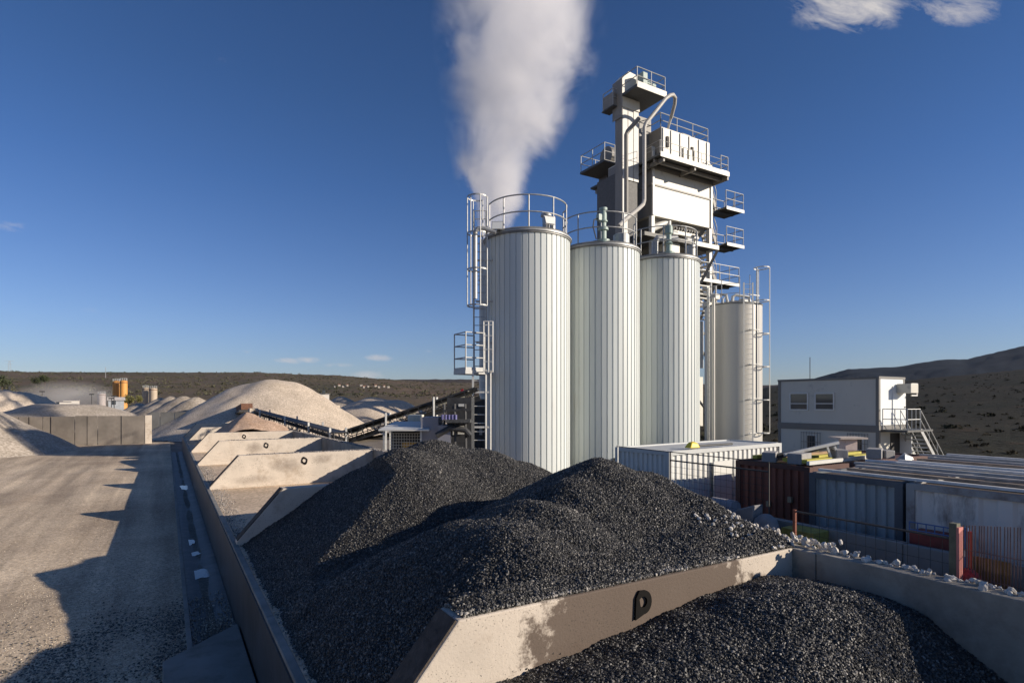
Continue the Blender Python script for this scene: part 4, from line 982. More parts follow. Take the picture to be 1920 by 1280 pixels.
for i_, L_ in enumerate(([(1333, 530), (1333, 606)], [(1319, 549), (1352, 553)], [(1319, 566), (1350, 569)], [(1342, 536), (1343, 585)], [(1322, 540), (1345, 580)], [(1346, 560), (1352, 552), (1362, 553), (1364, 566)])):
    MB().tube(P(L_, 27.6), .05 if i_ < 5 else .07, 7).build('process_pipe', white_st if i_ % 2 == 0 else galv, T, smooth=True)
for (px_, py_, w_, h_) in ((1341, 557, .32, .26), (1326, 573, .3, .3), (1324, 541, .25, .16)):
    c_ = ad(px_, py_, 27.4); MB().box(c_.x-w_/2, c_.x+w_/2, c_.y-.15, c_.y+.15, c_.z-h_/2, c_.z+h_/2).build('valve_box', cream, T, bevel=.03)
st3 = MB().box(-.45, .45, -.12, .12, -.02, .02).mesh('step', white_st)
for i_ in range(9):
    c_ = ad(1316+i_*1.6, 536+i_*8, 28.2); inst('step', st3, T, (c_.x, c_.y, c_.z))
for (pa_, pb_) in (((1314, 530), (1345, 470)), ((1313, 600), (1340, 535)), ((1345, 600), (1313, 545))):
    MB().beam(ad(*pa_, 28.6), ad(*pb_, 28.6), .09, .12).build('brace', dark_st, T)
# ---------------------------------------------------------------- smooth tank with caged ladder
tx, ty, tr = 28.75, 22.5, 1.60; tz = 9.55
K = thing('smooth_tank', (tx, ty, 0), 'plain smooth beige storage tank with a tall white caged ladder, right of the ribbed silos', 'tank')
MB().lathe(tx, ty, [(.01, 0), (tr, 0), (tr, tz)], 64).build('shell', tank_m, K, smooth=True)
MB().lathe(tx, ty, [(tr+.02, tz-.03), (tr+.03, tz+.05), (.2, tz+.38), (.01, tz+.4)], 48).build('roof', cap_m, K, smooth=True)
q = ad(1338, 700, 32.6); MB().bar((q.x, q.y, 0), (q.x, q.y, tz+.3), .08, 10).build('riser_pipe', tank_m, K, smooth=True)
q = ad(1328, 700, 32.8); MB().bar((q.x, q.y, 0), (q.x, q.y, tz+.9), .07, 10).build('riser_pipe', galv, K, smooth=True)
lbq = ad(1403, 700, 32.3); ladder((lbq.x, lbq.y, 0), tz+1.1, (CY, -SY, 0), K, white_st, .5, name='ladder', stile=.03)
cg = ad(1428, 700, 32.9); cage(cg.x, cg.y, .42, 2.2, tz+2.05, 0, 6.2, K, white_st, 4, 1.95, hr=.03, w=.022)
mb = MB()
for i in range(5): z = 2.2+i*1.95; mb.beam((lbq.x, lbq.y, z), (cg.x-.2, cg.y, z), .04, .05)
mb.build('cage_bracket', white_st, K)
MB().tube(P([(1373, 566), (1374, 556), (1380, 553), (1404, 557), (1406, 566)], 33.4), .09, 8).build('vent_pipe', white_st, K, smooth=True)
MB().tube(P([(1355, 574), (1356, 560), (1362, 554), (1366, 570)], 33), .05, 8).build('vent_bend', white_st, K, smooth=True)
q = ad(1395, 568, 34); MB().bar((q.x-.25, q.y, q.z), (q.x+.25, q.y, q.z), .26, 16).build('inspection_drum', tank_m, K, smooth=True)
railing(arc(tx, ty, tr-.1, tz+.03, FRONT-1.6, FRONT-.1, 10), 1.1, K, vposts=False, name='roof_railing', r=.018)
mb = MB()
for (px, h) in ((1387, 1.6), (1406, 1.7), (1353, 1.4)):
    q = ad(px, 566, 33); mb.bar((q.x, q.y, tz), (q.x, q.y, tz+h), .02)
mb.build('mast', galv, K)
# silos, tower and tank enlarged from the camera so shadows miss the yard
for r_, ps in [(s_, 2.6) for s_ in silos]+[(T, 3.3), (K, 1.95)]:
    r_.location = Vector((r_.location.x*ps, r_.location.y*ps, r_.location.z*ps+4*(1-ps))); r_.scale = (ps, ps, ps)
# exhaust stack hidden behind the silos, with its steam
KS = 2.0; st_ = ad(915, 420, 36*KS)
E = thing('exhaust_stack', (st_.x, st_.y, 0), 'pale exhaust stack standing behind the left silo, below the steam', 'chimney')
MB().lathe(st_.x, st_.y, [(1.6, -2.6), (1.4, 4), (1.1, 4.3), (1.1, 24.0), (.95, 24.0), (.95, 21)], 24).build('flue', tank_m, E, smooth=True)
MB().lathe(st_.x, st_.y, [(1.11, 19), (1.2, 19), (1.2, 19.25), (1.11, 19.25)], 24).build('ring', galv, E, smooth=True)
# steam: a real volume of vapour rising and spreading
STEAM = []
def steam():
    rings = []; prof = [(13.6, .1, .8), (15.2, .2, 1.45), (17, .45, 2.2), (19, .8, 3.0), (21.5, 1.3, 3.7), (24, 1.8, 4.6), (26.5, 1.95, 5.0), (30, 2.0, 4.9), (36, 2.2, 5.4), (42, 2.6, 5.6)]
    prof = [(4+(z-4)*KS, dx*KS, r*KS*1.12) for z, dx, r in prof]; ZB = prof[0][0]; ZS = prof[-1][0]-ZB
    mb = MB(); n = 20
    for (z, dx, r) in prof:
        for (x, y) in unit_circle(n): mb.v.append((st_.x+CY*dx+x*r*1.15, st_.y-SY*dx+y*r*1.15, z))
    for j in range(len(prof)-1):
        for i in range(n): mb.f.append([j*n+i, j*n+(i+1) % n, (j+1)*n+(i+1) % n, (j+1)*n+i])
    mb.f.append([i for i in range(n)][::-1]); mb.f.append([(len(prof)-1)*n+i for i in range(n)])
    m = bpy.data.materials.new('steam vapour'); m.use_nodes = True; t = m.node_tree; nn = t.nodes; l = t.links
    for x in list(nn):
        if x.type == 'BSDF_PRINCIPLED': nn.remove(x)
    pv = nn.new('ShaderNodeVolumePrincipled'); out = [x for x in nn if x.type == 'OUTPUT_MATERIAL'][0]; l.new(pv.outputs[0], out.inputs['Volume'])
    pv.inputs['Color'].default_value = (.985, .98, .985, 1); pv.inputs['Anisotropy'].default_value = .15
    g = nn.new('ShaderNodeNewGeometry'); s = nn.new('ShaderNodeSeparateXYZ'); l.new(g.outputs['Position'], s.inputs[0])
    def M(op, a, b=None, cl=False):
        k = nn.new('ShaderNodeMath'); k.operation = op; k.use_clamp = cl
        for i, v in enumerate((a, b)):
            if v is None: continue
            if isinstance(v, (int, float)): k.inputs[i].default_value = v
            else: l.new(v, k.inputs[i])
        return k.outputs[0]
    def curve(pts):
        c = nn.new('ShaderNodeFloatCurve'); cu = c.mapping.curves[0]; zz = M('DIVIDE', M('SUBTRACT', s.outputs[2], ZB), ZS, True)
        l.new(zz, c.inputs['Value']); P_ = cu.points
        P_[0].location = pts[0]; P_[1].location = pts[-1]
        for q in pts[1:-1]: P_.new(*q)
        for q in P_: q.handle_type = 'VECTOR'
        c.mapping.update(); return c.outputs[0]
    off = M('MULTIPLY', curve([((z-ZB)/ZS, dx/18) for z, dx, r in prof]), 18)
    rad = M('MULTIPLY', curve([((z-ZB)/ZS, r/18) for z, dx, r in prof]), 18)
    nz = nn.new('ShaderNodeTexNoise'); nz.inputs['Scale'].default_value = .125; nz.inputs['Detail'].default_value = 6; nz.inputs['Roughness'].default_value = .66; nz.inputs['Distortion'].default_value = .5
    mp = nn.new('ShaderNodeMapping'); mp.inputs['Scale'].default_value = (1, 1, .95); mp.inputs['Location'].default_value = (3.1, 7.7, 0); l.new(g.outputs['Position'], mp.inputs[0]); l.new(mp.outputs[0], nz.inputs['Vector'])
    dx = M('SUBTRACT', s.outputs[0], M('ADD', M('MULTIPLY', off, CY), st_.x)); dy = M('SUBTRACT', s.outputs[1], M('ADD', M('MULTIPLY', off, -SY), st_.y))
    d = M('DIVIDE', M('SQRT', M('ADD', M('MULTIPLY', dx, dx), M('MULTIPLY', dy, dy))), rad)
    body = M('SUBTRACT', 1.0, d)
    f = M('ADD', body, M('MULTIPLY', M('SUBTRACT', nz.outputs[0], .545), 3.8))
    dn = M('MULTIPLY', M('MULTIPLY', f, 1.5, True), M('MULTIPLY', body, 3.5, True))
    dn = M('MULTIPLY', dn, M('DIVIDE', 2.5, M('ADD', rad, .6)))
    l.new(M('MULTIPLY', dn, 1.0), pv.inputs['Density'])
    o = mb.build('steam_plume', m, smooth=True); STEAM.append(o)
    tag(o, 'white plume of steam rising behind the left silo', 'steam', kind='stuff')
steam()
# ---------------------------------------------------------------- conveyors
def conveyor(name, a, b, w, depth, label, posts, belt=rubber, truss=dark_st, bays=14, rails=True):
    a = Vector(a); b = Vector(b); r = thing(name, (a+b)/2*1.0 if False else ((a.x+b.x)/2, (a.y+b.y)/2, 0), label, 'conveyor')
    d = (b-a).normalized(); s = d.cross(Vector((0, 0, 1))).normalized(); up = s.cross(d).normalized()
    MB().beam(a+up*.06, b+up*.06, w, .04).build('belt', belt, r)
    MB().beam(a-up*(depth*.55), b-up*(depth*.55), w*.9, .03).build('return_belt', belt, r)
    for sg in (-1, 1):
        mb = MB(); o = s*(w/2+.06)*sg
        mb.beam(a+o, b+o, .07, .12); mb.beam(a+o-up*depth, b+o-up*depth, .07, .09); mb.build('side_rail', truss, r)
        mb = MB()
        for i in range(bays):
            p = a.lerp(b, i/bays)+o; q = a.lerp(b, (i+1)/bays)+o
            mb.beam(p, p-up*depth, .05, .05, up=tuple(s)); mb.beam(p-up*depth if i % 2 else p, q if i % 2 else q-up*depth, .045, .045)
        mb.build('lattice', truss, r)
    rl = MB().bar(-s*(w/2+.02), s*(w/2+.02), .05, 8).mesh('roller', galv)
    k = int((b-a).length/1.3)
    for i in range(k): inst('roller', rl, r, a.lerp(b, (i+.5)/k)-up*.02)
    for (t, zf) in posts:
        p = a.lerp(b, t)
        for sg in (-1, 1):
            q = p+s*(w/2+.14)*sg; MB().box(q.x-.07, q.x+.07, q.y-.07, q.y+.07, zf, q.z+.35).build('support_post', white_st if sg < 0 else galv, r)
    return r, d, s, up
c1a = ax_(640, 812, 11.0); c1b = ax_(478, 768, 10.7)
conveyor('feed_conveyor', c1a, c1b, .9, .75, 'low long lattice conveyor behind the bins, falling towards the plant', ((.02, 0), (.18, 0), (.42, 0), (.8, 0)), bays=26)
c2a = ax_(640, 810, 12.2); c2b = ad(893, 727, 46)
r2, d2, s2_, u2 = conveyor('inclined_conveyor', c2a, c2b, .95, 1.0, 'steep dark conveyor rising right to the plant behind the left silo', ((.35, -2.6), (.7, -2.6)), bays=12)
pale = mat('pale cover strip', (.70, .66, .52), .6, var=.08)
for (t0, t1) in ((.05, .14), (.20, .28), (.40, .44), (.47, .54), (.72, .77), (.84, .90)):
    p, q = c2a.lerp(c2b, t0), c2a.lerp(c2b, t1); o = -s2_*.0
    MB().beam(p+s2_*(-.50)-u2*.30, q+s2_*(-.50)-u2*.30, .02, .20).build('cover_plate', pale, r2)
MB().beam(c2a.lerp(c2b, .885)-s2_*.5+u2*.1, c2a.lerp(c2b, .905)-s2_*.5+u2*.1, .05, .4).build('red_tag', mat('red paint', (.45, .03, .04), .5), r2)
MB().beam(c2a-s2_*.42-u2*.12, c2b-s2_*.42-u2*.12, .03, .34).build('side_plate', dark_st, r2); MB().beam(c2a-s2_*.40-u2*.82, c2b-s2_*.40-u2*.82, .03, .36).build('side_plate', dark_st, r2)
# head hopper of the low conveyor
hp = ax_(455, 775, 9.9)
H = thing('feed_hopper', (hp.x, hp.y, 0), 'brown rusty feed hopper chute over the reddish sand heap', 'hopper')
q0, q1 = ax_(412, 790, 9.6), ax_(463, 762, 9.9)
MB().beam(q0, q1, 1.5, .9).build('chute_plate', rust, H)
MB().beam(q0-Vector((0, 0, .5)), q1-Vector((0, 0, .6)), 2.0, .25).build('chute_side', dark_st, H)
pp = ax_(476, 770, 10.2); MB().box(pp.x-.6, pp.x+.5, pp.y-.4, pp.y+.8, pp.z-1.0, pp.z+.35).build('head_box', beige_m, H, bevel=.05)
MB().box(pp.x-.62, pp.x-.605, pp.y-.1, pp.y+.1, pp.z-.1, pp.z+.15).build('plate_mark', dark_st, H)
for x in (-.5, .4): MB().box(pp.x+x-.06, pp.x+x+.06, pp.y, pp.y+.12, 0, pp.z-.95).build('leg', galv, H)

# ---------------------------------------------------------------- burner shed and plant machinery left of the silos
g = ad(762, 806, 31)
B = thing('burner_shed', (g.x, g.y, 0), 'small white roofed open shed with wire mesh sides behind the left gravel mound', 'shed')
hz1 = g.z
mb = MB(); n = Vector((CY, -SY, 0)); f = Vector((SY, CY, 0))
def fr(c, a, b, z): v = c+n*a+f*b; return (v.x, v.y, z)
def obox(c, a0, a1, b0, b1, z0, z1): return MB().hexa([fr(c, a0, b0, z0), fr(c, a1, b0, z0), fr(c, a1, b1, z0), fr(c, a0, b1, z0), fr(c, a0, b0, z1), fr(c, a1, b0, z1), fr(c, a1, b1, z1), fr(c, a0, b1, z1)])
c = Vector((g.x, g.y, 0))
MB().hexa([fr(c, -1.3, -.9, hz1), fr(c, 1.35, -.9, hz1), fr(c, 1.35, 1.4, hz1+.1), fr(c, -1.3, 1.4, hz1+.1), fr(c, -1.3, -.9, hz1+.08), fr(c, 1.35, -.9, hz1+.08), fr(c, 1.1, 1.4, hz1+.42), fr(c, -.9, 1.4, hz1+.42)]).build('roof', white_st, B)
for (a, b) in ((-1.05, -.7), (.9, -.7), (-1.05, 1.2), (.9, 1.2)): obox(c, a-.05, a+.05, b-.05, b+.05, -2.6, hz1).build('post', galv, B)
mb = MB()
for i in range(13):
    a = -.9+i*.145; mb.bar(fr(c, a, .3, .4), fr(c, a, .3, hz1-.2), .012, 4)
for i in range(12):
    z = .5+i*.16; mb.bar(fr(c, -.95, .3, z), fr(c, .85, .3, z), .012, 4)
mb.build('wire_mesh', white_st, B)
obox(c, -.35, .45, .6, 1.1, .9, 1.75).build('burner', mat('ochre paint', (.50, .30, .06), .6), B, bevel=.05)
obox(c, -1.05, .9, 1.22, 1.26, -2.6, hz1).build('back_sheet', dark_st, B)
w_ = ad(772, 790, 33); cw = Vector((w_.x, w_.y, 0)); gm = mat('lilac grey sheet', (.25, .25, .28), .6, var=.08, scale=1)
V = thing('aggregate_dryer', (w_.x+2, w_.y, 0), 'grey housings and dark steelwork of the dryer at the foot of the inclined conveyor', 'dryer')
c = Vector((ad(812, 800, 30.5).x, ad(812, 800, 30.5).y, 0)); z_ = lambda py, D: CAM_H-(py-752)*D/1080
obox(c, -.65, .28, 0, 2, -2.6, z_(782, 30.5)).build('casing', gm, V); obox(c, .282, .95, -.3, 2, -2.6, z_(797, 30.5)).build('casing', gm, V)
c5 = Vector((ad(776, 790, 33).x, ad(776, 790, 33).y, 0)); obox(c5, -.35, .35, 0, 1.5, -2.6, z_(778, 33)).build('pale_casing', mat('pale casing', (.62, .60, .50), .6), V)
c = Vector((ad(868, 790, 30).x, ad(868, 790, 30).y, 0))
obox(c, -.9, .40, .6, 3, -2.6, z_(745, 30)).build('dryer_body', dark_st, V)
obox(c, -.85, .40, -.3, .58, z_(792, 30), z_(786, 30)).build('service_deck', grate, V)
mt = mat('blue violet motors', (.17, .16, .34), .5, var=.2, scale=6)
for i in range(5): MB().bar(fr(c, -1.05+i*.17, -.1, z_(786, 30)), fr(c, -1.05+i*.17, -.1, z_(777, 30)), .075, 10).build('pump_motor', mt, V, smooth=True)
for (a, b, z0, z1) in ((-.62, -.45, z_(816, 30), z_(800, 30)), (-.32, .02, z_(815, 30), z_(799, 30)), (-.28, .10, z_(762, 30), z_(757, 30))):
    obox(c, a, b, .52, .56, z0, z1).build('pale_plate', white_st, V)
mb = MB()
for i in range(3): mb.beam(fr(c, -1+.6*i, .3, -2.6), fr(c, -1+.55*i, .3, z_(757, 30)), .09, .09)
mb.beam(fr(c, -1, .28, z_(815, 30)), fr(c, .1, .28, z_(790, 30)), .08, .08); mb.beam(fr(c, -1, .28, z_(770, 30)), fr(c, .38, .28, z_(767, 30)), .08, .12)
mb.build('steel_frame', dark_st, V)
MB().tube([fr(c, -1.4, .2, 2.2), fr(c, -.7, .2, 2.6), fr(c, .1, .2, 2.5), fr(c, .36, .2, 2.2)], .16, 10).build('bent_duct', dark_st, V, smooth=True)

# ---------------------------------------------------------------- containers
def corr(a, b, z0, z1, n, depth, nrm):
    """trapezoidal corrugated sheet from plan point a to b"""
    a = Vector(a); b = Vector(b); nrm = Vector(nrm); mb = MB(); prof = []
    for i in range(n):
        for (t, d) in ((0, 0), (.30, 0), (.42, -depth), (.78, -depth), (.90, 0)): prof.append(((i+t)/n, d))
    prof.append((1, 0))
    for z in (z0, z1):
        for (t, d) in prof: v = a.lerp(b, t)+nrm*d; mb.v.append((v.x, v.y, z))
    k = len(prof)
    for i in range(k-1): mb.f.append([i, i+1, k+i+1, k+i])
    return mb
def container(name, x0, x1, y0, y1, zt_, m, fm, label, rot=0., ncx=20, ncy=9, roof_m=None, z0=0., cat='container', group='shipping containers', endm=None):
    r = thing(name, (x0, y0, z0), label, cat, group)
    t = .13
    corr((x0+t, y0+.02), (x1-t, y0+.02), z0+.14, zt_-.10, ncx, .045, (0, -1)).build('long_side', m, r)
    corr((x0+t, y1-.02), (x1-t, y1-.02), z0+.14, zt_-.10, ncx, .045, (0, 1)).build('long_side', m, r)
    corr((x0+.02, y0+t), (x0+.02, y1-t), z0+.14, zt_-.10, ncy, .045, (-1, 0)).build('end_wall', endm or m, r)
    corr((x1-.02, y0+t), (x1-.02, y1-t), z0+.14, zt_-.10, ncy, .045, (1, 0)).build('end_wall', endm or m, r)
    for (x, y) in ((x0, y0), (x1-t, y0), (x0, y1-t), (x1-t, y1-t)): MB().box(x-.01, x+t, y-.01, y+t+.01, z0, zt_).build('corner_post', fm, r)
    for (a, b, c_, d) in ((x0+t, x1-t, y0-.012, y0+.07), (x0+t, x1-t, y1-.07, y1+.012), (x0-.012, x0+.07, y0+t, y1-t), (x1-.07, x1+.012, y0+t, y1-t)):
        MB().box(a, b, c_, d, zt_-.11, zt_+.01).build('top_rail', fm, r); MB().box(a, b, c_, d, z0, z0+.15).build('bottom_rail', fm, r)
    corr((x0+.08, y0+.075), (x1-.08, y0+.075), 0, 1, ncx, .02, (0, -1))
    MB().box(x0+.072, x1-.072, y0+.072, y1-.072, zt_-.06, zt_-.03).build('roof', roof_m or fm, r)
    r.rotation_euler = (0, 0, rot)
    return r
cwht = mat('container white', (.66, .66, .62), .5, var=.05, scale=2, dirt=(.42, .38, .32), dirt_amt=.12)
crust = mat('red brown container', (.22, .075, .045), .7, var=.22, scale=2, dirt=(.16, .06, .035), dirt_amt=.25, dscale=1.5, stretch=(1, 1, .4))
cblue = mat('faded blue container', (.31, .345, .35), .55, var=.12, scale=1.5, dirt=(.11, .08, .06), dirt_amt=.22, dscale=1.6, stretch=(1, 1, .3))
cgrey = mat('dull white container', (.70, .65, .58), .6, var=.06, scale=1, dirt=(.13, .085, .06), dirt_amt=.38, dscale=2.2, stretch=(1, 1, .35))
GZ = -.15; rroof = mat('dark rusted roof', (.07, .05, .04), .9, var=.3, scale=4)
wc = container('white_container', 12.05, 17.9, 11.55, 13.6, 2.59, cwht, mat('container grey frame', (.50, .51, .49), .5, var=.05), 'white ribbed site container in front of the silos with a yellow thing on its roof', rot=.085, ncx=22, ncy=10)
MB().box(14.0, 14.9, 11.46, 11.495, .2, 2.2).build('side_door', cwht, wc)
cz1 = 2.4
rc = container('red_container', 13.35, 19.3, 8.25, 10.35, cz1, crust, mat('container rust frame', (.09, .035, .025), .7, var=.2), 'dark red brown shipping container carrying timber and concrete blocks', ncx=18, ncy=9, z0=GZ)
bc = container('blue_container', 12.4, 18.4, 5.76, 7.66, cz1, cblue, mat('container dark frame', (.09, .10, .11), .6, var=.2), 'faded blue shipping container between the red brown one and the dull white one', ncx=18, ncy=8, z0=GZ, roof_m=rroof)
gc = container('grey_container', 12.4, 18.4, -.40, 5.68, cz1, cgrey, mat('container pale frame', (.34, .33, .31), .6, var=.1, dirt=(.12, .07, .05), dirt_amt=.4), 'dull white rust streaked container wall at the right edge of the picture', ncx=18, ncy=12, z0=GZ, roof_m=rroof)
for (y, z) in ((8.75, 1.55), (9.35, 1.35)): MB().box(13.30, 13.365, y-.05, y+.05, z-.07, z+.07).build('small_plate', mat('dull plate', (.34, .28, .18), .6), rc)
# steel sections lying across the container roofs
barm = [mat('pale steel section', (.66, .64, .60), .55, metal=.0, var=.15, scale=5), mat('grey steel section', (.40, .385, .36), .6, metal=.0, var=.2, scale=5), mat('brown steel section', (.30, .235, .18), .8, var=.3, scale=5)]
LM = None
n_bar = 0
plain = []
for i in range(24):
    x = 12.62+i*.236+random.uniform(-.04, .04); y1 = 7.35-random.random()*.5+(.3 if i % 5 == 0 else 0); L_ = random.uniform(5.2, 6.9); m = barm[(i*7+(i//3)) % 5 % 3]
    a = Vector((x, y1, cz1+.07+.05*(i % 3))); b = Vector((x+random.uniform(-.12, .12), y1-L_, cz1+.07+.05*(i % 3)))
    mb = MB(); mb.beam(a, b, .10, .05); o = mb.build('steel_section', m)
    lab = 'pale or brown steel section lying among the rows across the container roofs'
    tag(o, lab, 'steel bar', 'steel sections on the container roofs')
for i, (p0, p1, lab) in enumerate((((14.6, 7.6), (15.9, 2.4), 'long pale pipe lying askew on top of the other steel sections'), ((12.9, 4.6), (13.9, -.3), 'short brown section lying askew at the right on the container roof'))):
    MB().bar((p0[0], p0[1], cz1+.15), (p1[0], p1[1], cz1+.15), .045, 8).build('loose_pipe', barm[0 if i == 0 else 2]); tag(bpy.data.objects['loose_pipe' if i == 0 else 'loose_pipe.001'], lab, 'steel bar')
# things on the red container
ctz = cz1+.012
blk_m = mat('grey concrete block', (.30, .29, .28), .9, var=.12, scale=6, bump=.3)
for i, (px, py, s_, ro, lab) in enumerate(((1444, 857, .34, .5, 'grey concrete block nearest the left corner of the red brown container roof'), (1499, 861, .36, .2, 'grey concrete block second from the left on the red brown container roof'),
                                (1571, 858, .30, .9, 'small grey concrete block half way along the timber on the container roof'), (1640, 859, .34, .4, 'grey concrete block at the end of the timber on the container roof'), (1655, 858, .28, 1.2, 'smallest concrete block right behind the end block on the container roof'))):
    p = az(px, py+4, cz1+.06); s2q = s_
    mb = MB(); mb.box(-s2q*.9, s2q*.9, -s2q*.5, s2q*.5, 0, s2q*.75); o = mb.build('concrete_block', blk_m, bevel=.02); o.location = (p.x, p.y, ctz+(.11 if i in (2, 3, 4) else .0)); o.rotation_euler = (0, 0, ro)
    tag(o, lab, 'concrete block', 'concrete blocks on the red brown container')
yel = mat('yellow green formwork timber', (.48, .42, .06), .7, var=.2, scale=3); wood = mat('raw timber', (.38, .24, .12), .8, var=.25, scale=4)
for i, (y, z, m, w, lab) in enumerate(((8.55, .05, yel, .16, 'front yellow formwork beam on the red brown container roof'), (9.05, .05, yel, .16, 'second yellow formwork beam on the red brown container roof'),
      (9.55, .05, wood, .18, 'brown timber beam between the yellow formwork beams'), (9.95, .05, yel, .14, 'rear yellow formwork beam on the red brown container roof'), (8.32, .04, white_st, .07, 'thin white angle lying along the edge of the red brown container roof'))):
    ob = MB().beam((13.6 if i != 4 else 13.4, y, ctz+z+.04), (17.6-.3*i if i != 4 else 17.4, y+.15, ctz+z+.04), w, .09).build('timber_beam', m); tag(ob, lab, 'beam')
    
# tipped trestle
p = az(1525, 846, cz1+.3)
TR = thing('folded_trestle', (p.x, p.y, ctz), 'folded dark and white steel trestle lying on the red brown container roof', 'trestle')
q = Vector((p.x, p.y, ctz+.2)); e = Vector((CY, -SY, 0))
MB().beam(q-e*.75, q+e*.65+Vector((0, 0, .32)), .09, .07).build('rail', white_st, TR); MB().beam(q-e*.85+Vector((.1, .2, -.05)), q+e*.7+Vector((.1, .2, .22)), .2, .1).build('tray', dark_st, TR)
for t in (.35, .55): MB().beam(q+e*t+Vector((0, 0, .22)), q+e*(t+.12)-Vector((0, 0, .12)), .05, .05).build('leg', white_st, TR)
p = az(1696, 862, cz1+.1); o = MB().hexa([(-.22, -.12, 0), (.22, -.12, 0), (.26, .12, 0), (-.2, .15, 0), (-.1, -.06, .14), (.2, -.1, .07), (.12, .06, .18), (-.12, .1, .06)]).build('foil_bundle', galv); o.location = (p.x, p.y, cz1+.1); tag(o, 'crumpled silvery sheet bundle on the container roofs behind the steel sections', 'sheet metal')
p = az(1805, 876, cz1+.1); o = MB().box(-.14, .14, -.12, .12, 0, .05).build('blue_pad', mat('lavender pad', (.30, .30, .62), .6)); o.location = (p.x, p.y, cz1+.1); tag(o, 'small lavender blue pad on the container roof', 'pad')
# yellow thing on the white container
p = az(1298, 836, 2.65); yo = MB(); yo.hexa([(p.x-.22, p.y-.12, 2.6), (p.x+.2, p.y-.15, 2.6), (p.x+.22, p.y+.12, 2.6), (p.x-.2, p.y+.15, 2.6), (p.x-.1, p.y-.08, 2.78), (p.x+.14, p.y-.1, 2.74), (p.x+.1, p.y+.06, 2.80), (p.x-.12, p.y+.06, 2.76)])
tag(yo.build('yellow_float', mat('yellow plastic', (.75, .55, .03), .5, var=.1), bevel=.03), 'small yellow plastic bundle on the white container roof', 'bundle')
MB().bar(*(Vector(t) for t in ((14.0, 12.2, 2.64), (15.3, 12.0, 2.66))), .035, 6).build('roof_pole', dark_st); tag(bpy.data.objects['roof_pole'], 'thin dark pole lying on the white container roof', 'pole')

# ---------------------------------------------------------------- fence, low wall, stones and clutter behind the bins
EBZ = 1.18
mb = MB(); mb.prism([(XB+.346, 1.30), (10.3, EBZ), (11.4, .95), (12.3, .0), (XB+.346, 0)], 'y', -12, 10.2)
tag(mb.build('earth_bank', plat_m), kind='structure')
lw = thing('low_grey_wall', (11.5, 3, 0), 'low dark grey concrete wall behind the wire fence, in front of the containers', 'concrete wall')
for k in range(6):
    y0 = 8.3-(k+1)*1.5; MB().box(11.42, 11.62, y0+.006, y0+1.494, 0, 1.42+.01*(k % 2)).build('wall_block', mat('dark grey concrete', (.27, .26, .235), .9, var=.1, scale=2), lw, bevel=.012)
def wire_fence(name, x, y0, y1, z0f, z1f, cell, label, wm_, posts, r=.0035):
    F = thing(name, (x, (y0+y1)/2, 0), label, 'fence')
    mb = MB(); n = int(abs(y1-y0)/cell)
    for i in range(n+1):
        y = y0+(y1-y0)*i/n; mb.bar((x, y, z0f(y)), (x, y, z1f(y)), r, 4, cap=False)
    zz0 = min(z0f(y0), z0f(y1)); k = int((max(z1f(y0), z1f(y1))-zz0)/cell)
    for j in range(k+1):
        mb.bar((x, y0, z0f(y0)+(z1f(y0)-z0f(y0))*j/k), (x, y1, z0f(y1)+(z1f(y1)-z0f(y1))*j/k), r, 4, cap=False)
    mb.build('wire_mesh', wm_, F)
    MB().bar((x, y0, z1f(y0)), (x, y1, z1f(y1)), .018, 6).build('top_wire', wm_, F)
    for (y, h0, h1, w, m) in posts: MB().box(x-w/2, x+w/2, y-w/2, y+w/2, h0, h1).build('post', m, F)
    return F
wire_m = mat('dark wire', (.07, .065, .06), .7, metal=.3, var=.2)
postm = mat('red brown post', (.22, .07, .04), .8, var=.3, scale=6)
MBW = MB().bar((11.0, 12.5, 2.72), (11.0, 7.7, 2.70), .012, 5)
wf_ = wire_fence('wire_fence', 11.0, 10.5, 7.7, lambda y: .2, lambda y: 2.5, .15, 'tall wire mesh fence between the highest gravel mound and the white container', wire_m, [(12.5, 0, 2.75, .04, galv), (10.5, 0, 2.72, .03, wire_m), (7.7, 0, 2.68, .018, wire_m)])
MBW.build('stay_wire', wire_m, wf_)
q1 = ax_(1490, 955, 10.2); q2 = ax_(1790, 980, 10.2)
wire_fence('low_wire_fence', 10.2, q1.y, q2.y, lambda y: 1.15, lambda y: 1.92, .16, 'low wire mesh fence with red brown posts above the white rubble', wire_m, [(q1.y, 1.1, q1.z, .05, postm)])
PW = thing('fence_post', (10.2, q2.y, 1.1), 'thick weathered post with a pink red edge at the end of the low wire fence', 'post')
MB().box(10.14, 10.26, q2.y-.05, q2.y+.05, 1.1, q2.z).build('shaft', mat('grey green timber', (.13, .13, .09), .85, var=.25, scale=8), PW); MB().box(10.12, 10.26, q2.y-.085, q2.y-.053, 1.1, q2.z-.05).build('edge_strip', mat('salmon strip', (.55, .20, .17), .7), PW)
# rods of the reinforcing mesh at the right
RF = thing('rod_fence', (10.4, 2, 1.1), 'fence of thin upright rusty rods at the right edge', 'fence')
rodm = mat('rusty rods', (.20, .12, .095), .8, var=.3, scale=9)
q = ax_(1797, 983, 10.4)
rm = MB().bar((0, 0, 0), (0, 0, 1), .008, 6).mesh('rod', rodm)
for i in range(96):
    y = q.y-.03-i*.038; h = q.z+(.36)*min(1.3, i/70) - 1.0; inst('rod', rm, RF, (10.4+random.uniform(-.01, .01), y, 1.0), (random.uniform(-.006, .006), 0, 0), (1, 1, h))
mb = MB()
for z in (1.35, 1.75): mb.bar((10.4, q.y, z), (10.4, q.y-3.9, z), .007, 5)
mb.build('cross_rod', rodm, RF)
